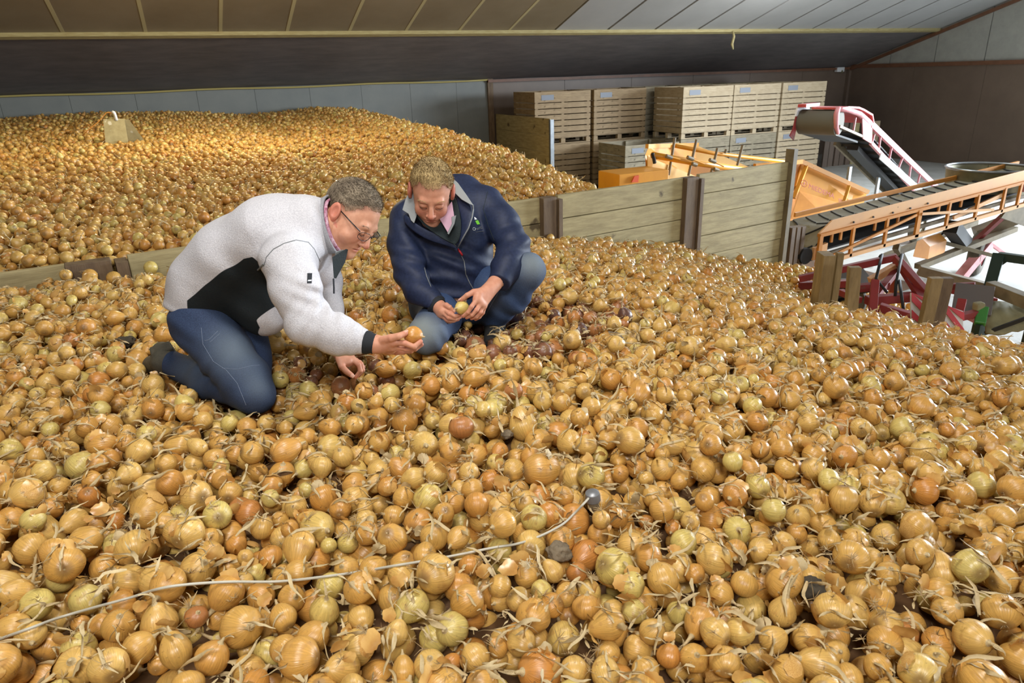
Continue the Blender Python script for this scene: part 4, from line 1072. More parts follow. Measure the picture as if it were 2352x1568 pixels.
# folded board tent on the far heap
def on_far(x, y, dz=0.):
    P = atz(x, y, 2.0)
    for _ in range(12): P = .5*P+.5*atz(x, y, float(zf(P[0], P[1]))+dz)
    return P
A = on_far(243, 338); B = on_far(296, 336); B = A+(B-A)*1.0
zc_ = topx(A)[2]; h = 58*zc_/FPX*1.04; w = np.linalg.norm(B-A); u = (B-A)/w; n_ = np.array([-u[1], u[0], 0])
e = empty('board_tent', (A+B)/2, label='folded plywood tent standing on the far heap with a white knob on its ridge', cat='board')
M['tent'] = mat('dusty_plywood', (176, 164, 122), .7, rgb2=(150, 138, 96), nscale=9, spots=((206, 200, 176), 11, .6))
top = np.array([0, 0, h]); lean = n_*h*.34
build(MB().prism([A, B, B+top+lean+u*.01, A+top+lean+u*.035], n_*.018), 'front_board', M['tent'], e)
build(MB().prism([A+n_*h*.75+u*h*.6, B+n_*h*.75+u*h*.6, B+top*.97+lean+n_*.02+u*.06, A+top*.97+lean+n_*.02+u*.06], n_*.018), 'back_board', M['tent'], e)
kb = (A+B)/2+top+lean+u*.05
build(MB().tube([kb+(0, 0, -.02), kb+(0, 0, .05), kb+(-.01, 0, .085), kb+(-.03, 0, .10)], [.022, .018, .022, .016], 10), 'knob', M['white'], e, smooth='all')
build(MB().tube([kb+(-.03, 0, .09), kb-u*.10+(0, 0, .085), kb-u*.22+(0, 0, -.03), kb-u*.36+(0, 0, -.13), kb-u*.45+(0, 0, -.21)], .006, 6), 'cord', M['orange_deep'], e, smooth='all')
# ------------------------------------------------------------------ soft-body surfaces: distance fields meshed with surface nets
def W3(x, y, D): return atd(x, y, D)
def cdir(a, b, c): v = CR*a+CU*b+CF*c; return v/np.linalg.norm(v)
def sm_min(a, b, k):
    h = np.clip(.5+.5*(b-a)/k, 0, 1); return b*(1-h)+a*h-k*h*(1-h)
def sm_max(a, b, k): return -sm_min(-a, -b, k)
def d_rc(p, a, b, ra, rb):
    ab = b-a; t = np.clip((p-a)@ab/(ab@ab+1e-12), 0, 1)
    return np.linalg.norm(p-a-t[:, None]*ab, axis=1)-(ra+(rb-ra)*t)
def d_ell(p, c, r, R=None):
    q = p-c
    if R is not None: q = q@R
    r = np.array(r, float)
    k0 = np.linalg.norm(q/r, axis=1); k1 = np.linalg.norm(q/(r*r), axis=1)+1e-9
    return k0*(k0-1)/k1
def chain(p, pts, k=.02, stretch=None):
    """pts: list of (point, radius); stretch: (origin, axis, factor)"""
    if stretch is not None:
        o, ax, f = stretch; s = (p-o)@ax; p = p-np.outer(s*(1-1/f), ax)
        pts = [(q-ax*((q-o)@ax)*(1-1/f), r) for q, r in pts]
    d = None
    for (a, ra), (b, rb) in zip(pts[:-1], pts[1:]):
        e = d_rc(p, a, b, ra, rb); d = e if d is None else sm_min(d, e, k)
    return d
def ripple(p, dirs, amp, warp=1.0):
    out = 0
    for (d, f, ph) in dirs:
        d = np.array(d, float); d /= np.linalg.norm(d)
        out = out+np.sin((p@d)*f+ph+warp*np.sin(p@np.array([9.1, 7.3, -8.2])+ph)+.7*warp*np.sin(p@np.array([-17, 12, 15.])+2*ph))
    return amp*out/len(dirs)

def mesh_field(fn, lo, hi, h):
    lo = np.array(lo, float); hi = np.array(hi, float)
    B = 6; nb = np.ceil((hi-lo)/(h*B)).astype(int); n = nb*B+1
    cen = [lo[i]+(np.arange(nb[i])+.5)*h*B for i in range(3)]
    G = np.stack(np.meshgrid(*cen, indexing='ij'), -1).reshape(-1, 3)
    dc = fn(G); act = np.abs(dc) < h*B*1.25
    D = np.empty(n, np.float32)
    sg = np.where(dc < 0, -1., 1.).reshape(nb)
    D[:] = 1.0
    D[:-1, :-1, :-1] = np.repeat(np.repeat(np.repeat(sg, B, 0), B, 1), B, 2)
    ids = np.argwhere(act.reshape(nb))
    o = np.stack(np.meshgrid(*([np.arange(B+1)]*3), indexing='ij'), -1).reshape(-1, 3)
    for s in range(0, len(ids), 400):
        I = (ids[s:s+400, None, :]*B+o[None]).reshape(-1, 3)
        v = fn(lo+I*h); D[I[:, 0], I[:, 1], I[:, 2]] = v
    S = D < 0
    a = S[:-1, :-1, :-1]
    cnt = np.zeros(a.shape, np.int8)
    for dx in (0, 1):
        for dy in (0, 1):
            for dz in (0, 1): cnt += S[dx:n[0]-1+dx, dy:n[1]-1+dy, dz:n[2]-1+dz]
    mixed = (cnt > 0) & (cnt < 8)
    C = np.argwhere(mixed); idx = -np.ones(mixed.shape, np.int64); idx[mixed] = np.arange(len(C))
    acc = np.zeros((len(C), 3)); wt = np.zeros(len(C))
    cor = [(0, 0, 0), (1, 0, 0), (0, 1, 0), (1, 1, 0), (0, 0, 1), (1, 0, 1), (0, 1, 1), (1, 1, 1)]
    ed = [(0, 1), (2, 3), (4, 5), (6, 7), (0, 2), (1, 3), (4, 6), (5, 7), (0, 4), (1, 5), (2, 6), (3, 7)]
    val = [D[C[:, 0]+c[0], C[:, 1]+c[1], C[:, 2]+c[2]] for c in cor]
    for i, j in ed:
        m = (val[i] < 0) != (val[j] < 0); t = val[i][m]/(val[i][m]-val[j][m]); t = np.clip(t, 0.001, .999)
        P = np.array(cor[i], float)+t[:, None]*(np.array(cor[j], float)-np.array(cor[i], float))
        acc[m] += P; wt[m] += 1
    V = lo+(C+acc/wt[:, None])*h
    F = []
    for ax in range(3):
        b, c = (ax+1) % 3, (ax+2) % 3
        s0 = [slice(0, n[i]-1) if i == ax else slice(1, n[i]-1) for i in range(3)]
        s1 = list(s0); s1[ax] = slice(1, n[ax])
        A_ = S[tuple(s0)]; B_ = S[tuple(s1)]
        E = np.argwhere(A_ != B_); ins = A_[A_ != B_]
        off = np.array([0 if i == ax else 1 for i in range(3)]); E = E+off
        def cell(db, dc):
            q = E.copy(); q[:, b] -= db; q[:, c] -= dc; return idx[q[:, 0], q[:, 1], q[:, 2]]
        q = np.stack([cell(1, 1), cell(0, 1), cell(0, 0), cell(1, 0)], 1)
        q[~ins] = q[~ins][:, ::-1]
        F.append(q[(q >= 0).all(1)])
    return V, np.concatenate(F)
def soft_object(name, parts, m, parent=None, label=None, attrs=None, subs=False):
    """parts: list of (V, F) islands -> one smooth mesh object; attrs: {name: array}"""
    V = np.concatenate([p[0] for p in parts]); off = 0; Fs = []
    for v, f in parts: Fs.append(np.asarray(f)+off); off += len(v)
    F = np.concatenate(Fs)
    org = np.array(ORG[parent.name]) if parent is not None else V.mean(0)*[1, 1, 0]+[0, 0, V[:, 2].min()]
    me = bpy.data.meshes.new(name); me.vertices.add(len(V)); me.vertices.foreach_set('co', (V-org).astype(np.float32).ravel())
    me.loops.add(F.size); me.loops.foreach_set('vertex_index', F.astype(np.int32).ravel())
    me.polygons.add(len(F)); me.polygons.foreach_set('loop_start', np.arange(len(F), dtype=np.int32)*4)
    me.update(calc_edges=True); me.validate()
    me.polygons.foreach_set('use_smooth', [True]*len(me.polygons))
    if attrs:
        for k, a in attrs.items(): at = me.attributes.new(k, 'FLOAT', 'POINT'); at.data.foreach_set('value', np.asarray(a, np.float32))
    me.materials.append(m)
    o = bpy.data.objects.new(name, me); COL.objects.link(o); ORG[o.name] = tuple(org)
    if parent is not None: o.parent = parent
    else: o.location = tuple(org)
    if label: o['label'] = label
    return o
def march(fn, x, y, t0=1.4, t1=4.0, off=0.0, d=None):
    """where the sight line through a photo point first meets a surface"""
    d = sight(x, y); L = np.linalg.norm(d); t = t0
    for _ in range(160):
        e = float(fn((CC+d*t)[None])[0])-off
        if e < .0004: break
        t += max(e*.6, .0006)/L
        if t > t1: return None
    return CC+d*t
def surf_line(fn, pts, off=.0, n=6):
    P = []
    for (x0, y0), (x1, y1) in zip(pts[:-1], pts[1:]):
        for t in np.linspace(0, 1, n, endpoint=False):
            q = march(fn, x0+(x1-x0)*t, y0+(y1-y0)*t, off=off)
            if q is not None and (not P or np.linalg.norm(q-P[-1]) < .12): P.append(q)
    q = march(fn, *pts[-1], off=off)
    if q is not None: P.append(q)
    return P
def poly_dist(u, v, poly):
    P = np.array(poly, float); n = len(P); d = np.full(len(u), 1e9); s = np.zeros(len(u), bool); j = n-1
    for i in range(n):
        a = P[i]; b = P[j]; e = b-a; w = np.stack([u, v], 1)-a; t = np.clip(w@e/(e@e), 0, 1)
        d = np.minimum(d, np.linalg.norm(w-t[:, None]*e, axis=1))
        c = ((a[1] > v) != (b[1] > v)) & (u < (b[0]-a[0])*(v-a[1])/(b[1]-a[1]+1e-12)+a[0]); s ^= c; j = i
    return np.where(s, d, -d)

# --- materials of the two men
def attr_mix_mat(name, c0, c1, attr, rough=.7, c0b=None, nscale=200, lo=-.0008, hi=.0008, bump=.3, bscale=300, sheen=.0, sss=0.0, rough1=None, c2=None, attr2=None):
    m = bpy.data.materials.new(name); m.use_nodes = True; nt = m.node_tree; N = nt.nodes; K = nt.links; b = N['Principled BSDF']
    b.inputs['Roughness'].default_value = rough; b.inputs['Sheen Weight'].default_value = sheen; b.inputs['Specular IOR Level'].default_value = .35
    tc = N.new('ShaderNodeTexCoord')
    n = N.new('ShaderNodeTexNoise'); n.inputs['Scale'].default_value = nscale; n.inputs['Detail'].default_value = 3; K.new(tc.outputs['Object'], n.inputs['Vector'])
    cr = N.new('ShaderNodeValToRGB'); cr.color_ramp.elements[0].position = .38; cr.color_ramp.elements[1].position = .62
    cr.color_ramp.elements[0].color = lin(c0b or c0)+(1,); cr.color_ramp.elements[1].color = lin(c0)+(1,); K.new(n.outputs['Fac'], cr.inputs[0])
    out = cr.outputs[0]
    for at_, cc_, l_, h_ in ((attr, c1, lo, hi), (attr2, c2, 0, 1)):
        if at_ is None: continue
        a = N.new('ShaderNodeAttribute'); a.attribute_name = at_; r = N.new('ShaderNodeMapRange'); r.inputs[1].default_value = l_; r.inputs[2].default_value = h_
        K.new(a.outputs['Fac'], r.inputs[0]); mx = N.new('ShaderNodeMix'); mx.data_type = 'RGBA'; K.new(r.outputs[0], mx.inputs[0]); K.new(out, mx.inputs[6]); mx.inputs[7].default_value = lin(cc_)+(1,); out = mx.outputs[2]
    K.new(out, b.inputs['Base Color'])
    if sss: b.inputs['Subsurface Weight'].default_value = sss; b.inputs['Subsurface Radius'].default_value = (.012, .005, .003); b.inputs['Subsurface Scale'].default_value = .6
    if bump:
        n2 = N.new('ShaderNodeTexNoise'); n2.inputs['Scale'].default_value = bscale; n2.inputs['Detail'].default_value = 3; K.new(tc.outputs['Object'], n2.inputs['Vector'])
        bp = N.new('ShaderNodeBump'); bp.inputs['Strength'].default_value = bump; bp.inputs['Distance'].default_value = .003; K.new(n2.outputs['Fac'], bp.inputs['Height']); K.new(bp.outputs[0], b.inputs['Normal'])
    return m
M['fleece'] = attr_mix_mat('grey_melange_fleece', (204, 203, 207), (20, 27, 30), 'panel', .85, (186, 185, 190), 260, bump=.5, bscale=220)
M['jeans'] = attr_mix_mat('blue_denim', (50, 66, 96), (112, 124, 132), 'fade', .8, (38, 52, 80), 300, 0, 1, .35, 400)
M['jeans2'] = attr_mix_mat('faded_blue_denim', (56, 78, 114), (130, 138, 136), 'fade', .8, (44, 62, 96), 300, 0, 1, .35, 400)
M['navy'] = attr_mix_mat('navy_softshell', (32, 42, 70), (30, 42, 70), 'panel', .6, (26, 36, 61), 90, 0, 1, .12, 120)
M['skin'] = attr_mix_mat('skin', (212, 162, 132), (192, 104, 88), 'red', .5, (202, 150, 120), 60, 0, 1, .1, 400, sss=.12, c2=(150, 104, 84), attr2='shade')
M['hair_grey'] = attr_mix_mat('grey_brown_hair', (148, 134, 112), (92, 80, 66), 'dark', .7, (120, 106, 88), 260, 0, 1, .6, 500, c2=(196, 156, 126), attr2='edge')
M['hair_fair'] = attr_mix_mat('fair_hair', (202, 178, 126), (136, 112, 76), 'dark', .65, (170, 144, 98), 260, 0, 1, .6, 500, c2=(206, 164, 128), attr2='edge')
M['trim_black'] = mat('black_knit_cuff', (26, 30, 36), .8, bump=.2, bscale=300)
M['navy_dark'] = mat('dark_green_fleece', (22, 34, 36), .85, bump=.3, bscale=200)
M['grey_lining'] = mat('grey_collar_lining', (142, 146, 146), .8, bump=.2, bscale=200)
M['zip_grey'] = mat('grey_zip', (112, 116, 118), .5)
M['shirt_pink'] = mat('pink_shirt', (186, 150, 168), .8)
M['shirt_plaid'] = mat('red_white_checked_shirt', (206, 176, 190), .8, rgb2=(140, 60, 92), nscale=90)
M['boot'] = mat('worn_work_boot', (84, 80, 66), .7, rgb2=(60, 58, 50), nscale=20, bump=.3)
M['lens'] = mat('glasses_frame', (44, 44, 46), .3, .4)
M['stitch'] = mat('denim_stitch', (108, 120, 140), .8)
M['red_pull'] = mat('red_zip_pull', (196, 44, 52), .5)
M['white_print'] = mat('white_print', (220, 226, 230), .5)
M['green_print'] = mat('green_print', (112, 190, 60), .5)
M['lash'] = mat('dark_lashes', (70, 48, 40), .7)

# --- head
def head_frame(c, fwd, lat):
    Y = fwd/np.linalg.norm(fwd); X = lat-Y*(lat@Y); X /= np.linalg.norm(X); Z = np.cross(X, Y); return np.array(c, float), np.stack([X, Y, Z], 1)
def head_sd(q, neck_dir, fat=0.0):
    d = d_ell(q, np.array([0, -.014, .032]), (.077, .100, .088))
    d = sm_min(d, d_ell(q, np.array([0, .032, -.030]), (.064+fat, .060, .086)), .03)
    for s in (-1, 1):
        d = sm_min(d, d_rc(q, np.array([s*.050, .0, -.062]), np.array([s*.016, .072, -.098]), .024+fat, .019+fat*.5), .025)
        d = sm_min(d, d_ell(q, np.array([s*.036, .062, -.040]), (.027+fat, .024, .027)), .02)
    d = sm_min(d, d_ell(q, np.array([0, .080, -.099]), (.021, .017, .017)), .018)
    d = sm_min(d, d_rc(q, np.array([-.034, .079, .020]), np.array([.034, .079, .020]), .0125, .0125), .016)
    d = sm_min(d, d_ell(q, np.array([0, .078, -.064]), (.030, .018, .020)), .016)
    for s in (-1, 1):
        d = sm_max(d, -d_ell(q, np.array([s*.031, .103, .000]), (.020, .017, .013)), .014)
        d = sm_min(d, d_ell(q, np.array([s*.031, .0805, -.001]), (.0165, .0115, .0105)), .005)
    d = sm_min(d, d_rc(q, np.array([0, .090, .010]), np.array([0, .114, -.030]), .0085, .0115), .010)
    d = sm_min(d, d_ell(q, np.array([0, .113, -.034]), (.0120, .0105, .0095)), .006)
    for s in (-1, 1):
        d = sm_min(d, d_ell(q, np.array([s*.0125, .101, -.037]), (.0085, .0105, .0075)), .005)
        d = sm_max(d, -d_ell(q, np.array([s*.0075, .108, -.0455]), (.0035, .005, .004)), .003)
    d = sm_min(d, d_ell(q, np.array([0, .0925, -.0615]), (.0235, .0085, .0052)), .005)
    d = sm_min(d, d_ell(q, np.array([0, .0905, -.0725]), (.0205, .0090, .0062)), .005)
    d = sm_max(d, -d_ell(q, np.array([0, .104, -.0668]), (.026, .013, .0016)), .003)
    for s in (-1, 1):      # ears with a rim and bowl
        a = .25; R = np.array([[1, 0, 0], [0, cos(a), -sin(a)], [0, sin(a), cos(a)]])
        e = d_ell(q, np.array([s*.0865, -.012, -.004]), (.0105, .021, .034), R)
        e = sm_max(e, -d_ell(q, np.array([s*.098, -.007, .002]), (.0095, .0125, .022), R), .004)
        e = sm_min(e, d_ell(q, np.array([s*.084, -.004, -.032]), (.006, .008, .010)), .006)
        d = sm_min(d, e, .006)
    d = sm_min(d, d_rc(q, np.array([0, -.030, -.045]), np.array([0, -.030, -.045])+neck_dir*.15, .058+fat, .064+fat), .03)
    return d
def build_head(c, A, neck_world, fat, hl, seed, hairlen, bald=0.0):
    nd = neck_world@A; nd /= np.linalg.norm(nd)
    fn = lambda p: head_sd((p-c)@A, nd, fat)
    ext = .16; lo = np.minimum(c-ext, c+neck_world*.19-.07); hi = np.maximum(c+ext, c+neck_world*.19+.07)
    V, F = mesh_field(fn, lo, hi, .0026)
    q = (V-c)@A
    g = lambda cx, cy, cz, r: np.exp(-(((q[:, 0]-cx)**2+(q[:, 1]-cy)**2+(q[:, 2]-cz)**2)/r**2))
    red = .30*(g(.04, .08, -.035, .025)+g(-.04, .08, -.035, .025))+.55*g(0, .12, -.034, .016)+.7*(np.exp(-((q[:, 2]+.067)/.008)**2-(q[:, 0]/.02)**2)*(q[:, 1] > .088))+.5*(np.abs(q[:, 0]) > .078)*(np.abs(q[:, 2]) < .04)+.12
    shade = .5*(np.exp(-((q[:, 2]+.0668)/.002)**2-(q[:, 0]/.024)**2)*(q[:, 1] > .085))
    # stubble and close-cut sides keep their own colour
    z0 = np.interp(q[:, 1], hl[0], hl[1])
    shade = np.maximum(shade, .55*np.clip((q[:, 2]-z0+.012)/.02, 0, 1)*(q[:, 1] < .085)*(np.abs(q[:, 0]) < .079))
    # hair shell
    def hair_fn(p):
        u = (p-c)@A
        b = d_ell(u, np.array([0, -.014, .032]), (.0775, .1005, .0885))
        b = sm_min(b, d_ell(u, np.array([0, .025, -.01]), (.066, .060, .075)), .03)
        zc = np.interp(u[:, 1], hl[0], hl[1])+.022*np.exp(-((np.abs(u[:, 0])-.046)/.016)**2)*(u[:, 1] > .03)+.0025*np.sin(u[:, 0]*420)
        nz = .0011*np.sin(u[:, 0]*260+3*np.sin(u[:, 1]*60))*np.sin(u[:, 1]*80+seed)+.0008*np.sin(u[:, 2]*230+u[:, 0]*120)
        thick = hairlen*np.clip((u[:, 2]-zc)/.05, .06, 1.0)
        s = b-thick-nz
        s = sm_max(s, (zc-u[:, 2])*.9+.002*np.sin(u[:, 0]*300), .003)
        ear = np.minimum(d_ell(u, np.array([-.09, -.010, -.004]), (.03, .030, .041)), d_ell(u, np.array([.09, -.010, -.004]), (.03, .030, .041)))
        return np.maximum(s, -ear)
    HV, HF = mesh_field(hair_fn, c-.14, c+.14, .0032)
    hq = (HV-c)@A
    # strands
    rs = np.random.RandomState(seed); top = HV[rs.choice(len(HV), 7500)]; tq = (top-c)@A
    keep = (tq[:, 2] > np.interp(tq[:, 1], hl[0], hl[1])+.004); top = top[keep]; tq = tq[keep]
    nrm = tq-np.array([0, -.014, .02]); nrm /= np.linalg.norm(nrm, axis=1)[:, None]
    flow = np.array([0, .75, .15]); dr = nrm*.30+flow+rs.normal(0, .20, tq.shape); dr[:, 2] -= .5*(tq[:, 2] < .05); dr /= np.linalg.norm(dr, axis=1)[:, None]
    Ls = rs.uniform(.5, 1.1, len(tq))*hairlen*np.clip((tq[:, 2]-np.interp(tq[:, 1], hl[0], hl[1]))/.05+.2, .25, 1.2)+.002
    sdv = np.cross(dr, nrm); sdv /= np.linalg.norm(sdv, axis=1)[:, None]+1e-9
    base = tq-nrm*.0008; w = .0011
    SV = np.stack([base-sdv*w, base+sdv*w, base+dr*Ls[:, None]+sdv*w*.3+nrm*.001, base+dr*Ls[:, None]-sdv*w*.3+nrm*.001], 1).reshape(-1, 3)
    SF = np.arange(len(SV)).reshape(-1, 4)
    SVw = SV@A.T+c
    allh = [(HV, HF), (SVw, SF)]
    hv = np.concatenate([hq, SV]); dk = np.clip(.5+.5*np.sin(hv[:, 1]*60+hv[:, 0]*35+seed), 0, 1)*.5+.25*(hv[:, 1] < -.03)
    dk = np.clip(dk+np.concatenate([np.zeros(len(hq)), np.repeat(rs.uniform(-.5, .5, len(SV)//4), 4)]), 0, 1)
    ez = np.interp(hv[:, 1], hl[0], hl[1]); edge = np.clip(1-(hv[:, 2]-ez)/.035, 0, 1)**1.3*.8*(np.concatenate([np.ones(len(hq)), np.full(len(SV), .5)]))
    return fn, (V, F), red, shade, allh, (dk, edge)
def local(c, A, x, y, z): return c+A@np.array([x, y, z], float)

def hand_field(w, palm, fingers, k=.009):
    """w: wrist (point, radius); palm: spread points; fingers: chains of (point, radius)"""
    prim = []
    for f in fingers: prim.append(f)
    def fn(p):
        d = None
        for q, r in palm:
            e = d_rc(p, w[0], q, w[1], r); d = e if d is None else sm_min(d, e, .014)
        for (a, ra), (b, rb) in zip(palm[:-1], palm[1:]): d = sm_min(d, d_rc(p, a, b, ra, rb), .010)
        for f in fingers:
            e = chain(p, f, .003); d = sm_min(d, e, .0055)
        return d
    pts = np.array([w[0]]+[q for q, r in palm]+[q for f in fingers for q, r in f]); return fn, pts.min(0)-.035, pts.max(0)+.035
def fing(pts, r0=.0098, r1=.0072):
    P = [W3(*p) for p in pts]; n = len(P); return [(P[i], r0+(r1-r0)*i/(n-1)) for i in range(n)]
def nail(pt_a, pt_b, facing, r):
    """small nail plate near the fingertip, on the side given by facing"""
    a = np.array(pt_a); b = np.array(pt_b); t = (b-a)/np.linalg.norm(b-a); f = facing-t*(facing@t); f /= np.linalg.norm(f); s = np.cross(t, f)
    V = []; 
    for i in range(4):
        for j in range(5):
            u = (i/3-.35)*r*1.5; v = (j/4-.5)*1.5; V.append(b+t*u+(f*cos(v)+s*sin(v))*r*1.035)
    return V, [(i*5+j, i*5+j+1, (i+1)*5+j+1, (i+1)*5+j) for i in range(3) for j in range(4)]
M['nail'] = mat('finger_nail', (216, 168, 146), .35)
# ------------------------------------------------------------------ man 1: kneeling, grey fleece, holding an onion
def surf_ribbon(fn, pts, r, off=.001, n=6):
    P = surf_line(fn, pts, off, n)
    return MB().tube(P, r, 5) if len(P) > 1 else MB()
def patch_on(fn, quad, off=.0015, n=5, thick=.0012):
    """four photo points -> a small patch lying on a surface"""
    (x0, y0), (x1, y1), (x2, y2), (x3, y3) = quad; V = []
    for j in range(n+1):
        for i in range(n+1):
            u = i/n; v = j/n
            x = (x0*(1-u)+x1*u)*(1-v)+(x3*(1-u)+x2*u)*v; y = (y0*(1-u)+y1*u)*(1-v)+(y3*(1-u)+y2*u)*v
            q = march(fn, x, y, off=off); V.append(q if q is not None else V[-1])
    V2 = [q-sight(1176, 784)/np.linalg.norm(sight(1176, 784))*(-thick) for q in V]
    mb = MB(); N1 = n+1
    mb.add(V, [(j*N1+i, j*N1+i+1, (j+1)*N1+i+1, (j+1)*N1+i) for j in range(n) for i in range(n)])
    return mb

LA = cdir(.22, .02, .97)                     # towards the far side of his body
shR = W3(655, 590, 2.22); shL = W3(722, 578, 2.56)
pel = W3(468, 716, 2.50); wai = W3(500, 655, 2.50); mid = W3(560, 600, 2.46); che = W3(645, 548, 2.40); upp = W3(715, 520, 2.38)
m1 = {}
def m1_torso(p):
    d = chain(p, [(pel, .118), (wai, .138), (mid, .148), (che, .142), (upp, .105)], .05, (mid, LA, 1.28))
    d = sm_min(d, d_ell(p, W3(606, 712, 2.43), (.092, .09, .092)), .07)
    d = sm_min(d, d_ell(p, W3(728, 600, 2.44), (.07, .07, .09)), .06)
    return sm_min(d, d_rc(p, shR+LA*.04, shL, .084, .076), .05)
eR = W3(708, 742, 2.16); wR = W3(848, 787, 2.14)
eL = W3(750, 705, 2.52); wL = W3(762, 783, 2.47)
def m1_armR(p): return chain(p, [(W3(660, 600, 2.21), .088), (W3(682, 668, 2.17), .074), (eR, .066), (W3(775, 768, 2.14), .058), (wR, .038)], .03)
def m1_armL(p): return chain(p, [(shL, .076), (W3(742, 645, 2.55), .064), (eL, .054), (wL, .046)], .03)
hemP = W3(404, 716, 2.40); hd = W3(610, 792, 2.36)-hemP; hemN = np.cross(hd, LA); hemN /= np.linalg.norm(hemN)
if hemN@(che-hemP) < 0: hemN = -hemN
COLP = W3(766, 520, 2.38); COLN = np.cross(W3(784, 590, 2.38)-W3(756, 450, 2.38), LA); COLN /= np.linalg.norm(COLN); COLN = COLN if COLN@CR > 0 else -COLN
def m1_jacket(p):
    t = sm_max(m1_torso(p), (p-COLP)@COLN, .010); a = m1_armR(p); b = m1_armL(p)
    a = sm_max(a, (p-wR)@((wR-W3(775, 768, 2.14))/np.linalg.norm(wR-W3(775, 768, 2.14)))+.012, .008)
    b = sm_max(b, (p-wL)@((wL-eL)/np.linalg.norm(wL-eL))-.006, .008)
    d = sm_min(sm_min(t, a, .022), b, .03)
    # folds: inner elbow, armpit, belly
    w = lambda c, r: np.exp(-np.sum((p-c)**2, 1)/r**2)
    d = d+.0055*w(eR+np.array([.02, 0, .03]), .085)*np.sin(((p-eR)@cdir(.75, -.35, .2))*150+2*np.sin((p@np.array([20, 14, 9.]))))
    d = d+.0045*w(W3(735, 660, 2.12), .08)*np.sin((p@cdir(.25, .9, 0))*130+1.5*np.sin(p@np.array([16, -9, 12.])))
    d = d+.0035*w(W3(810, 778, 2.12), .06)*np.sin((p@cdir(.9, -.2, 0))*150)
    d = d+.0045*w(W3(570, 690, 2.2), .16)*np.sin((p@cdir(.5, .9, 0))*75+2*np.sin(p@np.array([9, 12, -7.])))
    d = d+.004*w(W3(760, 560, 2.28), .08)*np.sin((p@cdir(.9, .35, 0))*110+p@np.array([8, 3, 15.]))
    d = d+ripple(p, [((1, .3, .2), 38, 0), ((.2, .8, -.5), 52, 2), ((-.4, .4, 1), 45, 4)], .0028)
    d = sm_max(d, -((p-hemP)@hemN), .012)
    nk = cdir(.93, -.02, .10)
    d = sm_max(d, (p-W3(757, 515, 2.39))@nk*1.0-.012, .012) if False else d
    # neck opening
    d = sm_max(d, -d_rc(p, W3(768, 520, 2.41), W3(850, 500, 2.42), .062, .10), .010)
    return d
lo = np.array([-.35, 1.85, 1.85]); hi = np.array([.85, 3.05, 2.78])
JV, JF = mesh_field(m1_jacket, lo, hi, .0052)
# black stretch side panel, drawn on the plane of the body's near flank
near = (JV-mid)@LA
U = cdir(1, 0, 0); U = U-LA*(U@LA); U /= np.linalg.norm(U); Vv_ = np.cross(LA, U)
def flank(x, y): 
    q = march(m1_torso, x, y)
    if q is None: q = W3(x, y, 2.35)
    return np.array([(q-mid)@U, (q-mid)@Vv_])
pol = [(430, 690), (470, 655), (520, 618), (560, 594), (580, 590), (606, 610), (632, 640), (660, 700), (668, 745), (642, 700), (618, 712), (600, 725), (590, 735), (597, 752), (592, 765), (570, 778), (520, 765), (470, 748), (432, 738)]
pd = poly_dist((JV-mid)@U, (JV-mid)@Vv_, [flank(x, y) for x, y in pol])
armd = m1_armR(JV)
panel = np.minimum(np.minimum(pd, armd-m1_torso(JV)-.004), -near*.5-.0)
panel[near > -.02] = -1

c1 = W3(806, 497, 2.42)
fwd1 = cdir(.66, -.71, -.18); lat1 = -cdir(.24, .10, .96)
c1, A1 = head_frame(c1, fwd1, lat1)
hl1 = ([-.13, -.10, -.06, -.03, -.012, .008, .03, .05, .07, .10], [-.05, -.05, -.045, -.01, .012, .018, .04, .060, .083, .100])
nw = W3(742, 535, 2.40)-c1; nw /= np.linalg.norm(nw)
h1fn, (H1V, H1F), red1, shd1, hair1, dk1 = build_head(c1, A1, nw, .011, hl1, 3, .008)

# hands
rw = (W3(862, 790, 2.14), .0235)
rpalm = [(W3(902, 784, 2.125), .0155), (W3(901, 794, 2.145), .0150), (W3(896, 801, 2.165), .0140), (W3(888, 805, 2.19), .0125)]
rf_i = fing([(902, 786, 2.12), (930, 788, 2.115), (951, 796, 2.12), (966, 784, 2.13)])
rf_m = fing([(901, 795, 2.145), (930, 800, 2.15), (953, 801, 2.16), (968, 791, 2.17)])
rf_r = fing([(896, 801, 2.165), (922, 807, 2.18), (943, 806, 2.195), (958, 797, 2.20)], .0095, .007)
rf_p = fing([(888, 805, 2.19), (910, 810, 2.21), (928, 809, 2.225), (941, 802, 2.23)], .0082, .0062)
rf_t = fing([(880, 781, 2.12), (898, 776, 2.105), (915, 772, 2.10), (931, 765, 2.115)], .0135, .0088)
hRf, a_, b_ = hand_field(rw, rpalm, [rf_i, rf_m, rf_r, rf_p, rf_t])
HRV, HRF = mesh_field(hRf, a_, b_, .0019)
lw = (W3(768, 796, 2.46), .0235)
lpalm = [(W3(787, 832, 2.435), .014), (W3(798, 830, 2.45), .0155), (W3(808, 828, 2.47), .0145), (W3(806, 822, 2.50), .013)]
lf_t = fing([(779, 826, 2.43), (785, 842, 2.42), (796, 853, 2.42), (808, 862, 2.425)], .0125, .0088)
lf_i = fing([(808, 826, 2.46), (824, 838, 2.45), (828, 852, 2.45), (817, 866, 2.455)])
lf_m = fing([(810, 825, 2.485), (829, 836, 2.49), (833, 850, 2.49), (824, 862, 2.495)])
lf_r = fing([(806, 822, 2.50), (826, 832, 2.52), (834, 843, 2.53), (829, 854, 2.53)], .0092, .007)
lf_p = fing([(802, 818, 2.52), (818, 826, 2.55), (829, 836, 2.56), (828, 845, 2.56)], .0082, .0062)
hLf, a_, b_ = hand_field(lw, lpalm, [lf_i, lf_m, lf_r, lf_p, lf_t])
HLV, HLF = mesh_field(hLf, a_, b_, .0020)

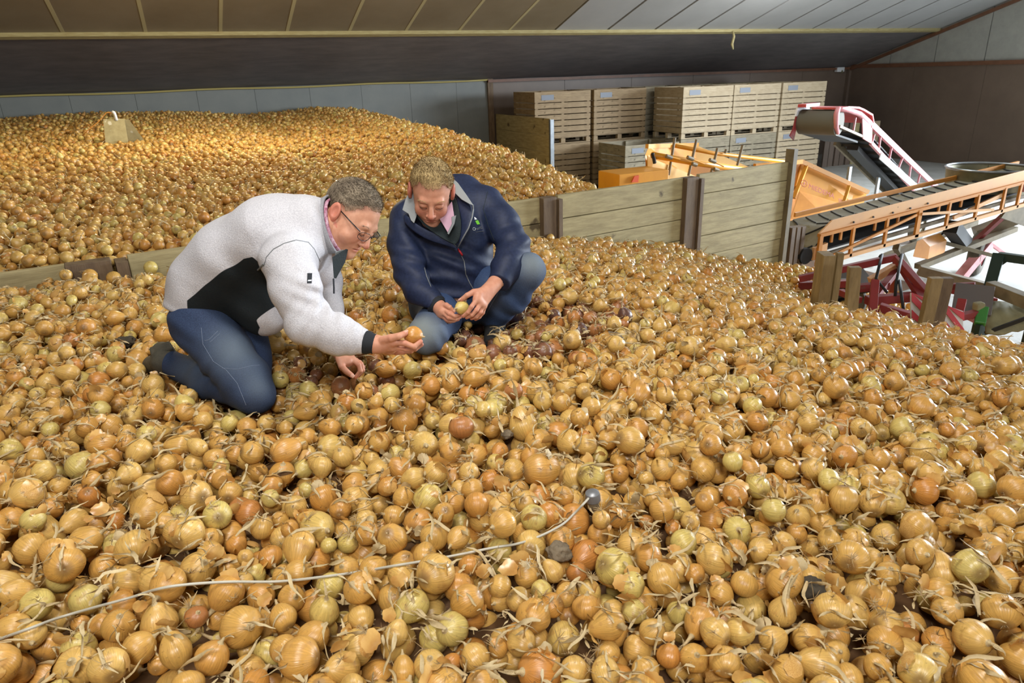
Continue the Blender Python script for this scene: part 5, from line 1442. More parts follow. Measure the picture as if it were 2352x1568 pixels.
# legs
hipR = W3(464, 738, 2.44); hipL = hipR+LA*.19
kR = W3(583, 902, 2.36); aR = W3(398, 836, 2.62); kL = W3(548, 892, 2.52)
kL = kR+LA*.17+cdir(-.9, 0, 0)*.10; aL = aR+LA*.15
def m1_jeans(p):
    a = chain(p, [(hipR, .090), (W3(512, 806, 2.42), .090), (W3(560, 866, 2.38), .081), (kR, .070)], .03)
    s = sm_max(chain(p, [(kR+(0, 0, -.005), .066), (W3(480, 872, 2.50), .062), (aR, .048)], .03), (p-aR)@((aR-kR)/np.linalg.norm(aR-kR))-.015, .006)
    b = chain(p, [(hipL, .10), ((hipL+kL)/2, .09), (kL, .068)], .03)
    t = chain(p, [(kL, .064), ((kL+aL)/2, .06), (aL, .048)], .03)
    d = sm_min(sm_min(a, s, .018), sm_min(b, t, .018), .02)
    d = sm_min(d, d_rc(p, hipR, hipL, .102, .102), .05)
    w = lambda c, r: np.exp(-np.sum((p-c)**2, 1)/r**2)
    d = d+.005*w(W3(500, 860, 2.42), .10)*np.sin((p@cdir(.75, -.65, 0))*110+1.5*np.sin(p@np.array([14, 8, 12.])))
    d = d+.004*w(W3(430, 770, 2.42), .10)*np.sin((p@cdir(.5, .85, 0))*95)
    d = d+ripple(p, [((1, .4, .1), 42, 1), ((.1, .7, .7), 50, 3), ((-.5, .4, .8), 60, 5)], .0028)
    return d
LV, LF = mesh_field(m1_jeans, [-.5, 1.9, 1.78], [.5, 3.3, 2.36], .0055)
g = lambda V, c, r: np.exp(-np.sum((V-c)**2, 1)/r**2)
fade1 = np.clip(.55*g(LV, W3(540, 800, 2.33), .09)+.5*g(LV, W3(600, 880, 2.28), .06)+.3*g(LV, W3(440, 860, 2.48), .1), 0, .7)

inner = lambda p: np.minimum(m1_torso(p), np.minimum(m1_armR(p), m1_armL(p)))
def m1_under(p):
    d = np.minimum(inner(p)+.024, m1_jeans(p)+.022)
    d = sm_min(d, d_rc(p, upp, c1, .06, .05), .02)
    d = sm_min(d, d_rc(p, wR, rw[0], .026, .0235), .01); return sm_min(d, d_rc(p, wL, lw[0], .026, .0235), .01)
UV_, UF_ = mesh_field(m1_under, [-.5, 1.9, 1.8], [.9, 3.3, 2.7], .016)
nz = lambda v: np.zeros(len(v))
red_h = lambda V, fs: np.clip(.25+.5*np.max([np.exp(-np.sum((V-f[-1][0])**2, 1)/.010**2) for f in fs]+[.6*np.exp(-np.sum((V-f[1][0])**2, 1)/.010**2) for f in fs], axis=0), 0, 1)
man1 = soft_object('person', [(H1V, H1F), (HRV, HRF), (HLV, HLF), (UV_, UF_)], M['skin'],
    attrs={'red': np.concatenate([red1, red_h(HRV, [rf_i, rf_m, rf_r, rf_p, rf_t]), red_h(HLV, [lf_i, lf_m, lf_t]), nz(UV_)]), 'shade': np.concatenate([shd1, nz(HRV), nz(HLV), nz(UV_)])})
tag(man1, 'kneeling person in light grey fleece with black side panel and glasses, holding an onion', 'person')
soft_object('hair', hair1, M['hair_grey'], man1, 'short grey-brown hair', {'dark': dk1[0], 'edge': dk1[1]})
soft_object('jacket', [(JV, JF)], M['fleece'], man1, 'light grey fleece with black side panel', {'panel': panel})
soft_object('jeans', [(LV, LF)], M['jeans'], man1, 'blue jeans', {'fade': fade1})
P_ = [h for h in (rf_t, lf_t, lf_i)]
for f, fc in ((rf_t, cdir(-.1, .8, -.6)), (lf_t, cdir(.1, .3, -1))):
    v, fa = nail(f[-2][0], f[-1][0], fc, f[-1][1]); build(MB().add(v, fa), 'nail', M['nail'], man1, smooth='all')

def band(nm, a, b, r0, r1, m, par, k=18):
    a = np.array(a); b = np.array(b); L = np.linalg.norm(b-a)
    return build(MB().lathe([(r0*.86, -.001), (r0, .003), (r0*1.02, L*.35), (r1*1.02, L*.7), (r1, L-.002), (r1*.84, L+.001)], a, k, b-a), nm, m, par, smooth=True)
jk = [o for o in man1.children if o.name.startswith('jacket')][0]
band('cuff', W3(836, 785, 2.14), W3(862, 790, 2.14), .0365, .031, M['trim_black'], man1)
band('cuff', wL+np.array([0, 0, .005]), W3(766, 797, 2.465), .044, .033, M['trim_black'], man1)
# collar stand, shirt collar, inner collar
def ring(nm, c, axis, updir, ra, rb, h, m, par, thick=.006, flare=1.08, gap=0.0, tilt=0.0):
    axis = axis/np.linalg.norm(axis); u = updir-axis*(updir@axis); u /= np.linalg.norm(u); w = np.cross(axis, u); V = []; n = 40; a0 = gap
    prof = [(1.0, 0), (1.02, h*.3), (flare*.97, h*.7), (flare, h), (flare-.08*thick/.006, h+.002), (flare*.92-.03, h*.6), (.93, 0)]
    N_a = n+1
    for i in range(N_a):
        a = a0+(2*pi-2*a0)*i/n
        for s_, z in prof: V.append(c+(u*cos(a)*ra+w*sin(a)*rb)*s_+axis*(z*(1+tilt*cos(a))))
    k = len(prof); mb = MB(); mb.add(V, [(i*k+j, (i+1)*k+j, (i+1)*k+j+1, i*k+j+1) for i in range(n) for j in range(k-1)])
    return build(mb, nm, m, par, smooth='all')
cup = W3(756, 450, 2.38)-W3(784, 590, 2.38)
ring('collar', COLP-COLN*.040, COLN, -cup, .100, .078, .048, M['fleece'], man1, gap=.42)
ring('shirt_collar', COLP-COLN*.030, COLN, -cup, .088, .068, .046, M['shirt_plaid'], man1, gap=.3)
build(MB().prism([W3(762, 590, 2.30), W3(795, 570, 2.36), W3(788, 600, 2.36), W3(766, 640, 2.33)], cdir(.2, 0, 1)*.02), 'inner_collar', M['navy_dark'], man1, bevel=.004)
build(MB().prism([W3(770, 577, 2.33), W3(788, 572, 2.36), W3(782, 604, 2.36), W3(768, 600, 2.34)], cdir(.2, 0, 1)*.015), 'shirt_front', M['grey_lining'], man1, bevel=.003)
# seams, hem band, arm badge, drawcord
build(surf_ribbon(m1_jacket, [(606, 612), (612, 590), (628, 572), (652, 559), (680, 551), (708, 556), (722, 572), (735, 600)], .0016, -.0002), 'seam', M['zip_grey'], man1)
build(surf_ribbon(m1_jacket, [(606, 606), (600, 612), (592, 620)], .003, .001), 'seam_tape', M['zip_grey'], man1)
build(surf_ribbon(m1_jacket, [(432, 736), (480, 756), (530, 775), (566, 790)], .006, .0), 'hem_band', M['trim_black'], man1)
bd = build(patch_on(m1_jacket, [(706, 627), (717, 627), (716, 650), (705, 650)], .0012), 'arm_badge', M['trim_black'], man1, smooth='all')
build(patch_on(m1_jacket, [(707.5, 642.5), (716, 642), (715, 645), (707, 645.5)], .0024), 'badge_bar', M['white_print'], bd, smooth='all')
build(MB().tube([W3(766, 640, 2.32), W3(767, 660, 2.31), W3(767, 674, 2.31)], .003, 6), 'zip_pull', M['trim_black'], man1)
# jeans stitching and pocket
for ln in ([(462, 752), (466, 790), (490, 830), (520, 850), (545, 880), (565, 930)], [(510, 845), (545, 848), (575, 840), (596, 838)], [(500, 760), (480, 780), (470, 782)], [(505, 765), (482, 786)]):
    build(surf_ribbon(m1_jeans, ln, .0009, .0), 'stitching', M['stitch'], man1)
# boot: sole turned up behind him
ab = aR; bt = cdir(-.92, .25, .3)
def boot_fn(p, a=aR):
    heel = W3(380, 830, 2.63); top = W3(368, 800, 2.66); toe = W3(352, 838, 2.80)
    d = chain(p, [(a+bt*-.03, .046), (heel, .045)], .02); d = sm_min(d, d_rc(p, heel, W3(372, 806, 2.64), .042, .036), .02)
    return sm_min(d, d_rc(p, heel, toe, .042, .040), .02)
BV, BF = mesh_field(boot_fn, aR-.25, aR+.3, .005)
bo = soft_object('boot', [(BV, BF)], M['boot'], man1, 'worn dark work boot')
build(MB().prism([W3(341, 797, 2.60), W3(388, 781, 2.60), W3(398, 800, 2.60), W3(346, 818, 2.60)], cdir(-.1, -.5, .9)*.075), 'heel', M['boot'], bo, bevel=.006)
build(MB().prism([W3(343, 815, 2.61), W3(360, 812, 2.61), W3(362, 848, 2.62), W3(350, 846, 2.62)], cdir(-.1, -.1, .9)*.07), 'sole', M['rubber'], bo, bevel=.006)
ft = aL+cdir(-.4, 0, .9)*.06
BV2, BF2 = mesh_field(lambda p: sm_min(d_rc(p, aL, ft, .045, .045), d_rc(p, ft, ft+cdir(-.2, -.1, 1)*.12, .045, .04), .02), aL-.2, aL+.35, .007)
soft_object('boot', [(BV2, BF2)], M['boot'], man1)
# glasses
gl = MB(); L1 = lambda x, y, z: local(c1, A1, x, y, z)
gob = build(MB().tube([L1(.081, .002, .012), L1(.080, .05, .012), L1(.070, .098, .010)], .0019, 6), 'glasses', M['lens'], man1, smooth='all')
for s_ in (-1, 1):
    if s_ < 0: build(MB().tube([L1(-.081, .002, .012), L1(-.080, .05, .012), L1(-.070, .098, .010)], .0019, 6), 'temple', M['lens'], gob, smooth='all')
    pts = [L1(s_*(.036+.030*cos(a)*(1.0)), .108-.010*abs(cos(a))*(cos(a) > 0), -.002+.016*(abs(sin(a))**.7*np.sign(sin(a)))) for a in np.linspace(0, 2*pi, 24, endpoint=False)]
    build(MB().tube(pts, .0011, 6, closed=True), 'rim', M['lens'], gob, smooth='all')
build(MB().tube([L1(-.007, .108, .003), L1(0, .112, .006), L1(.007, .108, .003)], .0012, 6), 'bridge', M['lens'], gob, smooth='all')
def face_bits(L, par, hm, bf):
    for s_ in (-1, 1):
        build(MB().tube([L(s_*.016, .0915, -.0055), L(s_*.024, .0945, -.0085), L(s_*.033, .0945, -.0095), L(s_*.044, .088, -.0065)], .0011, 6), 'eyelash', M['lash'], par, smooth='all')
        rs_ = np.random.RandomState(9); mb = MB()
        for q in range(46):
            t = rs_.uniform(0, 1); x = .014+.036*t; z = .021+.006*sin(pi*t*.8)+rs_.uniform(-.0025, .0025); y = .0935-.011*t*t
            p = L(s_*x, y-.001, z); e = L(s_*(x+.006), y+.0005-.003*t, z+.0015*(1-t)); mb.tube([p, (p+e)/2, e], [.0007, .0006, .0002], 3, cap=False)
        build(mb, 'eyebrow', hm, par)
face_bits(L1, man1, M['hair_grey'], h1fn)

# ------------------------------------------------------------------ man 2: squatting, navy jacket, turning an onion in his fingers
LB = cdir(.985, .12, .12)
T2 = [(W3(1040, 668, 3.04), .118), (W3(1036, 610, 3.03), .128), (W3(1028, 545, 3.02), .138), (W3(1020, 492, 3.03), .115)]
s2R = W3(938, 500, 2.97); s2L = W3(1115, 472, 3.03)
e2R = W3(942, 622, 2.86); w2R = W3(1003, 702, 2.74)
e2L = W3(1180, 566, 2.90); w2L = W3(1146, 650, 2.76)
def m2_torso(p):
    d = chain(p, T2, .05, (T2[2][0], LB, 1.34))
    d = sm_min(d, d_ell(p, W3(1052, 462, 3.08), (.13, .10, .12)), .05)
    return sm_min(d, d_rc(p, s2R+LB*.02, s2L-LB*.02, .082, .086), .05)
def m2_armR(p): return chain(p, [(s2R, .078), (W3(930, 560, 2.92), .070), (e2R, .064), (W3(965, 672, 2.80), .056), (W3(1000, 700, 2.75), .044)], .03)
def m2_armL(p): return chain(p, [(s2L, .082), (W3(1152, 515, 2.97), .074), (e2L, .066), (W3(1165, 612, 2.82), .060), (w2L, .046)], .03)
hem2 = W3(1045, 684, 2.95)
c2 = W3(991, 440, 2.79)
fwd2 = cdir(.06, -.80, -.60); lat2 = cdir(-.98, .04, -.12)
c2, A2 = head_frame(c2, fwd2, lat2)
nb2 = W3(1018, 478, 2.99)
def m2_jacket(p):
    t = m2_torso(p); a = m2_armR(p); b = m2_armL(p)
    ax = (W3(1000, 700, 2.75)-W3(965, 672, 2.80)); ax /= np.linalg.norm(ax)
    a = sm_max(a, (p-W3(1000, 700, 2.75))@ax-.012, .006)
    ax = (w2L-W3(1165, 612, 2.82)); ax /= np.linalg.norm(ax)
    b = sm_max(b, (p-w2L)@ax-.002, .006)
    d = sm_min(sm_min(t, a, .02), b, .02)
    w = lambda c, r: np.exp(-np.sum((p-c)**2, 1)/r**2)
    d = d+.006*w(e2R, .09)*np.sin((p@cdir(.35, .9, 0))*120+1.5*np.sin(p@np.array([14, 9, 12.])))
    d = d+.006*w(e2L, .10)*np.sin((p@cdir(-.3, .9, 0))*120+1.5*np.sin(p@np.array([11, 15, 9.])))
    d = d+.0065*w(W3(1030, 610, 2.85), .15)*np.sin((p@cdir(.25, .95, 0))*95+1.8*np.sin(p@np.array([12, -8, 7.])))
    d = d+.004*w(W3(960, 520, 2.85), .1)*np.sin((p@cdir(.8, .6, 0))*90+p@np.array([8, 3, 10.]))
    d = d+ripple(p, [((1, .2, .5), 36, 0), ((.3, .2, 1), 48, 2), ((-.6, .5, .6), 55, 4)], .0032)
    d = sm_max(d, -((p-hem2)@cdir(.02, 1, -.25)), .012)
    d = sm_max(d, -d_rc(p, nb2+cdir(0, -.3, -.2)*.0, W3(1006, 455, 2.80), .055, .085), .010)
    d = sm_max(d, -d_rc(p, W3(1005, 480, 2.83), W3(1052, 555, 2.84), .055, .012), .008)
    return d
J2V, J2F = mesh_field(m2_jacket, [.5, 2.2, 1.85], [1.65, 3.35, 2.75], .0052)
hl2 = ([-.13, -.10, -.06, -.03, -.01, .008, .03, .05, .07, .10], [-.05, -.05, -.045, -.02, .010, .020, .045, .060, .070, .082])
nw2 = nb2-c2; nw2 /= np.linalg.norm(nw2)
h2fn, (H2V, H2F), red2, shd2, hair2, dk2 = build_head(c2, A2, nw2, -.001, hl2, 8, .009)
q2 = (H2V-c2)@A2
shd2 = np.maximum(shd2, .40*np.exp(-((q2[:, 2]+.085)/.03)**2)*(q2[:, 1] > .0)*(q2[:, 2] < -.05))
red2 = np.clip(red2+.12, 0, 1)
r2w = (W3(1008, 704, 2.735), .0225)
r2p = [(W3(1017, 708, 2.715), .0135), (W3(1016, 714, 2.71), .0145), (W3(1013, 721, 2.72), .0135), (W3(1011, 727, 2.735), .012)]
f2 = [fing([(1018, 709, 2.71), (1032, 720, 2.685), (1045, 726, 2.69), (1057, 723, 2.70)], .0092), fing([(1016, 716, 2.71), (1030, 729, 2.69), (1045, 732, 2.70), (1057, 728, 2.715)], .0092),
      fing([(1013, 723, 2.72), (1026, 734, 2.71), (1041, 736, 2.72), (1052, 733, 2.73)], .009), fing([(1011, 728, 2.735), (1021, 737, 2.74), (1033, 739, 2.75), (1044, 737, 2.755)], .008, .006),
      fing([(1012, 701, 2.72), (1025, 701, 2.70), (1033, 706, 2.69), (1041, 714, 2.695)], .012, .0085)]
h2Rf, a_, b_ = hand_field(r2w, r2p, f2); H2RV, H2RF = mesh_field(h2Rf, a_, b_, .0021)
l2w = (W3(1137, 650, 2.75), .0245)
l2p = [(W3(1098, 676, 2.67), .0135), (W3(1096, 688, 2.665), .0145), (W3(1103, 697, 2.675), .014), (W3(1110, 702, 2.69), .013)]
g2_ = [fing([(1095, 688, 2.66), (1083, 704, 2.645), (1075, 717, 2.65), (1064, 726, 2.665)]), fing([(1103, 697, 2.67), (1094, 712, 2.655), (1084, 723, 2.66), (1072, 729, 2.675)]),
       fing([(1109, 702, 2.685), (1103, 717, 2.675), (1094, 727, 2.68), (1083, 731, 2.69)], .0095), fing([(1113, 704, 2.70), (1109, 718, 2.70), (1101, 728, 2.705), (1092, 733, 2.71)], .0085, .0065),
       fing([(1104, 668, 2.69), (1088, 670, 2.665), (1073, 678, 2.655), (1060, 688, 2.665)], .0125, .0088)]
h2Lf, a_, b_ = hand_field(l2w, l2p, g2_); H2LV, H2LF = mesh_field(h2Lf, a_, b_, .0021)
hp2 = W3(1045, 690, 3.10); h2R = hp2-LB*.09; h2L = hp2+LB*.09
k2R = W3(980, 768, 2.72); k2L = W3(1210, 622, 2.86); a2L = W3(1136, 728, 3.06); a2R = W3(1010, 742, 3.12)
def m2_jeans(p):
    d = chain(p, [(h2R, .105), (W3(1010, 730, 2.90), .086), (k2R, .076)], .03)
    d = sm_min(d, chain(p, [(k2R+(0, 0, -.01), .068), (a2R, .05)], .02), .02)
    e = chain(p, [(h2L, .105), (W3(1140, 660, 2.98), .092), (k2L, .074)], .03)
    e = sm_min(e, chain(p, [(k2L, .066), (W3(1178, 680, 2.95), .068), (a2L, .058)], .03), .03)
    d = sm_min(sm_min(d, e, .02), d_rc(p, h2R, h2L, .11, .11), .04)
    w = lambda c, r: np.exp(-np.sum((p-c)**2, 1)/r**2)
    d = d+.006*w(W3(1160, 700, 2.9), .11)*np.sin((p@cdir(.55, .85, 0))*95+2*np.sin(p@np.array([12, 8, -10.])))
    d = d+.005*w(W3(1010, 770, 2.72), .07)*np.sin((p@cdir(.9, .2, 0))*110+2*np.sin(p@np.array([2, 8, 12.])))
    return d+ripple(p, [((1, .4, .1), 40, 1), ((.1, .7, .7), 52, 3), ((-.5, .4, .8), 60, 5)], .003)
L2V, L2F = mesh_field(m2_jeans, [.5, 2.2, 1.74], [1.65, 3.4, 2.36], .0058)
fade2 = np.clip(.95*g(L2V, W3(965, 760, 2.66), .085)+.7*g(L2V, W3(1222, 605, 2.80), .07)+.25*g(L2V, W3(1120, 690, 2.9), .07), 0, .9)
def m2_under(p):
    d = np.minimum(np.minimum(m2_torso(p), np.minimum(m2_armR(p), m2_armL(p)))+.024, m2_jeans(p)+.022)
    d = sm_min(d, d_rc(p, nb2, c2, .055, .05), .02); d = sm_min(d, d_rc(p, W3(965, 672, 2.80), r2w[0], .03, .0225), .01); return sm_min(d, d_rc(p, W3(1165, 612, 2.82), l2w[0], .034, .0245), .01)
U2, U2F = mesh_field(m2_under, [.5, 2.2, 1.8], [1.65, 3.35, 2.75], .016)
man2 = soft_object('person', [(H2V, H2F), (H2RV, H2RF), (H2LV, H2LF), (U2, U2F)], M['skin'],
    attrs={'red': np.concatenate([red2, red_h(H2RV, f2), red_h(H2LV, g2_), nz(U2)]), 'shade': np.concatenate([shd2, nz(H2RV), nz(H2LV), nz(U2)])})
tag(man2, 'squatting fair-haired person in a navy jacket and faded jeans turning an onion with both hands', 'person')
soft_object('hair', hair2, M['hair_fair'], man2, 'short fair hair', {'dark': dk2[0], 'edge': dk2[1]})
soft_object('jacket', [(J2V, J2F)], M['navy'], man2, 'navy softshell jacket', {'panel': nz(J2V)-1})
soft_object('jeans', [(L2V, L2F)], M['jeans2'], man2, 'faded blue jeans with pale knees', {'fade': fade2})
for f, fc in ((f2[4], cdir(0, .7, -.7)), (g2_[4], cdir(0, .8, -.6))):
    v, fa = nail(f[-2][0], f[-1][0], fc, f[-1][1]); build(MB().add(v, fa), 'nail', M['nail'], man2, smooth='all')
L2_ = lambda x, y, z: local(c2, A2, x, y, z)
face_bits(L2_, man2, M['hair_fair'], h2fn)
band('cuff', W3(1000, 698, 2.75), W3(1008, 705, 2.74), .042, .036, M['trim_black'], man2)
# collar: dark fleece lining in the opening, grey-lined flaps folded outward, shirt
def sheet(nm, pts, m, par, thick=.006, sub=True):
    V = [W3(*q) for row in pts for q in row]; k = len(pts[0]); mb = MB()
    mb.add(V, [(j*k+i, j*k+i+1, (j+1)*k+i+1, (j+1)*k+i) for j in range(len(pts)-1) for i in range(k-1)])
    o = build(mb, nm, m, par, smooth='all'); s = o.modifiers.new('thick', 'SOLIDIFY'); s.thickness = thick; s.offset = 0
    if sub: ss = o.modifiers.new('sub', 'SUBSURF'); ss.levels = 2; ss.render_levels = 2
    return o
def flat(nm, pts, m, par, th=.008): return build(MB().prism([W3(*q) for q in pts], -sight(1000, 480)/np.linalg.norm(sight(1000, 480))*-th), nm, m, par, bevel=.002)
flat('collar_lining', [(952, 420, 2.83), (966, 452, 2.81), (956, 498, 2.785), (951, 513, 2.785), (944, 506, 2.79), (938, 491, 2.80), (924, 482, 2.81), (932, 455, 2.82)], M['grey_lining'], man2)
flat('collar_lining', [(1032, 402, 2.90), (1052, 420, 2.87), (1072, 448, 2.83), (1088, 472, 2.80), (1078, 468, 2.80), (1060, 458, 2.82), (1046, 444, 2.84), (1036, 424, 2.88)], M['grey_lining'], man2)
sheet('collar_flap', [[(928, 482, 2.82), (948, 510, 2.80), (990, 532, 2.80), (1030, 546, 2.82), (1050, 570, 2.84)], [(922, 505, 2.83), (945, 530, 2.81), (985, 555, 2.81), (1030, 565, 2.835), (1050, 574, 2.845)]], M['navy'], man2, .008)
sheet('collar_flap', [[(1040, 430, 2.90), (1050, 470, 2.85), (1062, 510, 2.83), (1056, 550, 2.83), (1052, 570, 2.84)], [(1085, 468, 2.84), (1086, 490, 2.82), (1078, 520, 2.81), (1066, 545, 2.82), (1054, 572, 2.84)]], M['navy'], man2, .008)
sheet('inner_collar', [[(950, 445, 2.84), (948, 495, 2.79), (985, 530, 2.79), (1048, 566, 2.825)], [(985, 470, 2.90), (990, 505, 2.86), (1015, 530, 2.84), (1050, 560, 2.835)], [(1044, 430, 2.91), (1056, 475, 2.85), (1064, 512, 2.82), (1056, 552, 2.825)]], M['navy_dark'], man2, .012)
flat('shirt', [(1008, 500, 2.80), (1038, 462, 2.80), (1044, 500, 2.795), (1036, 524, 2.79), (1030, 537, 2.785), (1020, 520, 2.79)], M['shirt_pink'], man2)
flat('shirt_collar', [(1037, 498, 2.785), (1048, 494, 2.785), (1044, 514, 2.78), (1031, 539, 2.775), (1027, 536, 2.775), (1038, 513, 2.78)], M['zip_grey'], man2, .006)
build(MB().tube([W3(1086, 470, 2.83), W3(1087, 482, 2.815), W3(1084, 500, 2.805), W3(1076, 524, 2.80), W3(1064, 545, 2.81), W3(1052, 568, 2.835)], .003, 6), 'zip_tape', M['zip_grey'], man2, smooth='all')
build(surf_ribbon(m2_jacket, [(1024, 544), (1048, 566)], .003), 'zip_tape', M['zip_grey'], man2)
build(surf_ribbon(m2_jacket, [(1054, 574), (1066, 600), (1070, 630), (1078, 648), (1086, 662)], .0022, .0008), 'zip', M['zip_grey'], man2)
q = surf_line(m2_jacket, [(1052, 571), (1062, 586)], .004, 3)
build(MB().tube(q, [.003]+[.0045]*(len(q)-1), 8), 'zip_pull', M['red_pull'], man2, smooth='all')
build(surf_ribbon(m2_jacket, [(975, 615), (980, 635), (990, 658)], .0018), 'pocket_seam', M['zip_grey'], man2)
build(surf_ribbon(m2_jacket, [(1120, 440), (1110, 480), (1122, 520), (1135, 552)], .0014, -.0004), 'seam', M['navy_dark'], man2)
# chest logo: white tip over a green cup, lettering below
build(patch_on(m2_jacket, [(1089, 498), (1092, 499), (1096, 503.5), (1090.5, 504.5)], .0012, 3), 'logo_tip', M['white_print'], man2)
build(patch_on(m2_jacket, [(1091.5, 507), (1098, 505), (1102.5, 514.5), (1096, 515.5)], .0012, 3), 'logo_cup', M['green_print'], man2)
lg = build(surf_ribbon(m2_jacket, [(1089+3.2*cos(a), 525.5+3.4*sin(a)) for a in np.linspace(0, 2*pi, 10)], .0009, .001, 2), 'lettering', M['white_print'], man2, label='light stitched lettering under the green emblem')
for ln in ([(1090, 528), (1093, 530.5)], [(1093.5, 527), (1093.8, 524.5), (1096, 524), (1096, 527)], [(1097, 529), (1097, 523.5), (1099.5, 523), (1099.5, 526.5), (1097.5, 527)], [(1101, 526), (1101, 521.5), (1103, 521)], [(1104, 525), (1104, 520.5), (1107, 519.5)], [(1104, 523), (1106.5, 522.5)], [(1104, 525.5), (1108.5, 524.5)], [(1094, 533), (1100, 532), (1110, 530.5)]):
    build(surf_ribbon(m2_jacket, ln, .0007, .001, 2), 'letter_stroke', M['zip_grey'], lg)
for ln in ([(1150, 655), (1140, 680), (1125, 705), (1115, 725)],): build(surf_ribbon(m2_jeans, ln, .0012), 'stitching', M['stitch'], man2)
def shoe2(p):
    h = a2L+np.array([0, 0, -.04]); t = h+cdir(-.1, -.5, -.9)*.12; t[2] = h[2]-.035
    return sm_min(d_rc(p, a2L, h, .045, .045), d_rc(p, h, t, .043, .036), .02)
S2V, S2F = mesh_field(shoe2, a2L-.25, a2L+.15, .006); soft_object('shoe', [(S2V, S2F)], M['rubber'], man2, 'dark shoe under the raised knee')
def shoe3(p): return d_rc(p, a2R, a2R+cdir(0, 0, 1)*.10+np.array([0, 0, -.02]), .045, .038)
S3V, S3F = mesh_field(shoe3, a2R-.12, a2R+.22, .008); soft_object('shoe', [(S3V, S3F)], M['boot'], man2)

for a, b, r in ((kR, aR, .055), (kL, aL, .055), (hipR, kR, .07), (hipL, kL, .07), (k2R, h2R, .06), (k2R, a2R, .055), (k2L, a2L, .055), (a2L, a2L+cdir(-.25, -.35, -.9)*.16, .04), (wL, W3(806, 845, 2.46), .022), (aR, W3(352, 838, 2.80), .045), (aL, ft, .045), (hp2, T2[0][0], .09),
                (pel, wai, .1), (a2R, a2R+cdir(0, 0, 1)*.1, .04), (k2R+np.array([-.02, -.12, -.03]), k2R, .055)):
    clear_capsule(a, b, r)
HELD = [(W3(948.6, 769.5, 2.145), .0285, 6, .70, (0.9, 1.9, .2), 'shiny orange-brown onion held up in the kneeling man\'s fingers'),
        (W3(1061, 706, 2.675), .0275, 2, .10, (.2, -1.3, .4), 'pale yellow onion pinched between both hands of the squatting man')]
# ------------------------------------------------------------------ onions, one by one and as masses
for a, b, r in CLEAR:
    ab = b-a; t = np.clip(((NP_[:, :3]-a)@ab)/(ab@ab+1e-9), 0, 1)
    d = np.linalg.norm(NP_[:, :3]-(a+t[:, None]*ab), axis=1)
    k = d > r+NP_[:, 3]*.75
    NP_, NT, NK, NR = NP_[k], NT[k], NK[k], NR[k]
# rank by size in the picture; exposed onions only
V = NP_[:, :3]-CC; zc = V@CF; sx = 1176+FPX*(V@CR)/zc; sy = 784-FPX*(V@CU)/zc; pr = FPX*NP_[:, 3]/zc
gx = np.floor(sx/6).astype(int); gy = np.floor(sy/6).astype(int); ggw, ggh = 392+40, 262+40
inf = (zc > .3) & (sx > -20) & (sx < 2372) & (sy > 500) & (sy < 1590)
order = np.argsort(zc+1e6*(~inf))
owner = -np.ones((ggw, ggh), int)
allP = [(sx[i], sy[i], pr[i], zc[i], i) for i in order[:int(inf.sum())]]
pk = []
for q in picked:
    X_, Y_, Z_ = topx(q[:3]); pk.append((X_, Y_, FPX*q[3]/Z_, Z_, -2))
allP = sorted(allP+pk, key=lambda q: q[3])
for (x, y, r, z_, i) in allP:
    if r < 9: break
    x0, x1 = int((x-r*.9)/6)+20, int((x+r*.9)/6)+20; y0, y1 = int((y-r*.9)/6)+20, int((y+r*.9)/6)+20
    x0 = max(x0, 0); y0 = max(y0, 0)
    blk = owner[x0:x1+1, y0:y1+1]
    if blk.size == 0: continue
    A, B = np.meshgrid(np.arange(x0, x0+blk.shape[0]), np.arange(y0, y0+blk.shape[1]), indexing='ij')
    disc = ((A-20)*6+3-x)**2+((B-20)*6+3-y)**2 < (r*.95)**2
    blk[disc & (blk == -1)] = i
cnt = np.bincount(owner[(owner >= 0)], minlength=len(NP_))
free = cnt[:len(NP_)]*36.0/(pi*pr**2+1)
score = np.where(inf & (free > .45) & (sx > 0) & (sx < 2352) & (sy < 1568), pr*np.sqrt(np.minimum(free, 1)), 0)
# where the men kneel is not part of the ranking
NSEL = 300-len(picked)-2
sel = np.argsort(-score)[:NSEL]
mask = np.ones(len(NP_), bool); mask[sel] = False

BM = {}
def onion_meshes(i, big):
    if (i, big) in BM: return BM[(i, big)]
    pc_ = onion_pieces(i, 28 if big else 20, 18 if big else 12)
    V, F, lp, nb = pc_['bulb']
    out = {'bulb': put_mesh('onion', V, F, [M['onion_one'], M['dry']], [0 if q < nb else 1 for q in range(len(F))], lp)}
    for key, m in (('dry_leaf', M['dry']), ('roots', M['roots']), ('husk', M['husk'])):
        if key in pc_: out[key] = put_mesh(key, pc_[key][0], pc_[key][1], [m])
    BM[(i, big)] = out
    return out
def make_onion(P, r, k, tint, R, label, group, big=True, name='onion'):
    ms = onion_meshes(int(k), big)
    o = bpy.data.objects.new(name, ms['bulb']); COL.objects.link(o)
    o.location = P; o.rotation_euler = R; o.scale = (r, r, r); o['tint'] = float(tint)
    tag(o, label, 'onion', group)
    for key in ('dry_leaf', 'roots', 'husk'):
        if key in ms:
            c = bpy.data.objects.new(key, ms[key]); COL.objects.link(c); c.parent = o
    return o
def hue_word(t):
    return 'greenish-yellow' if t < .1 else 'pale yellow' if t < .2 else 'light golden' if t < .36 else 'golden-tan' if t < .5 else 'amber-brown' if t < .66 else 'orange-brown' if t < .8 else 'dark reddish-brown'
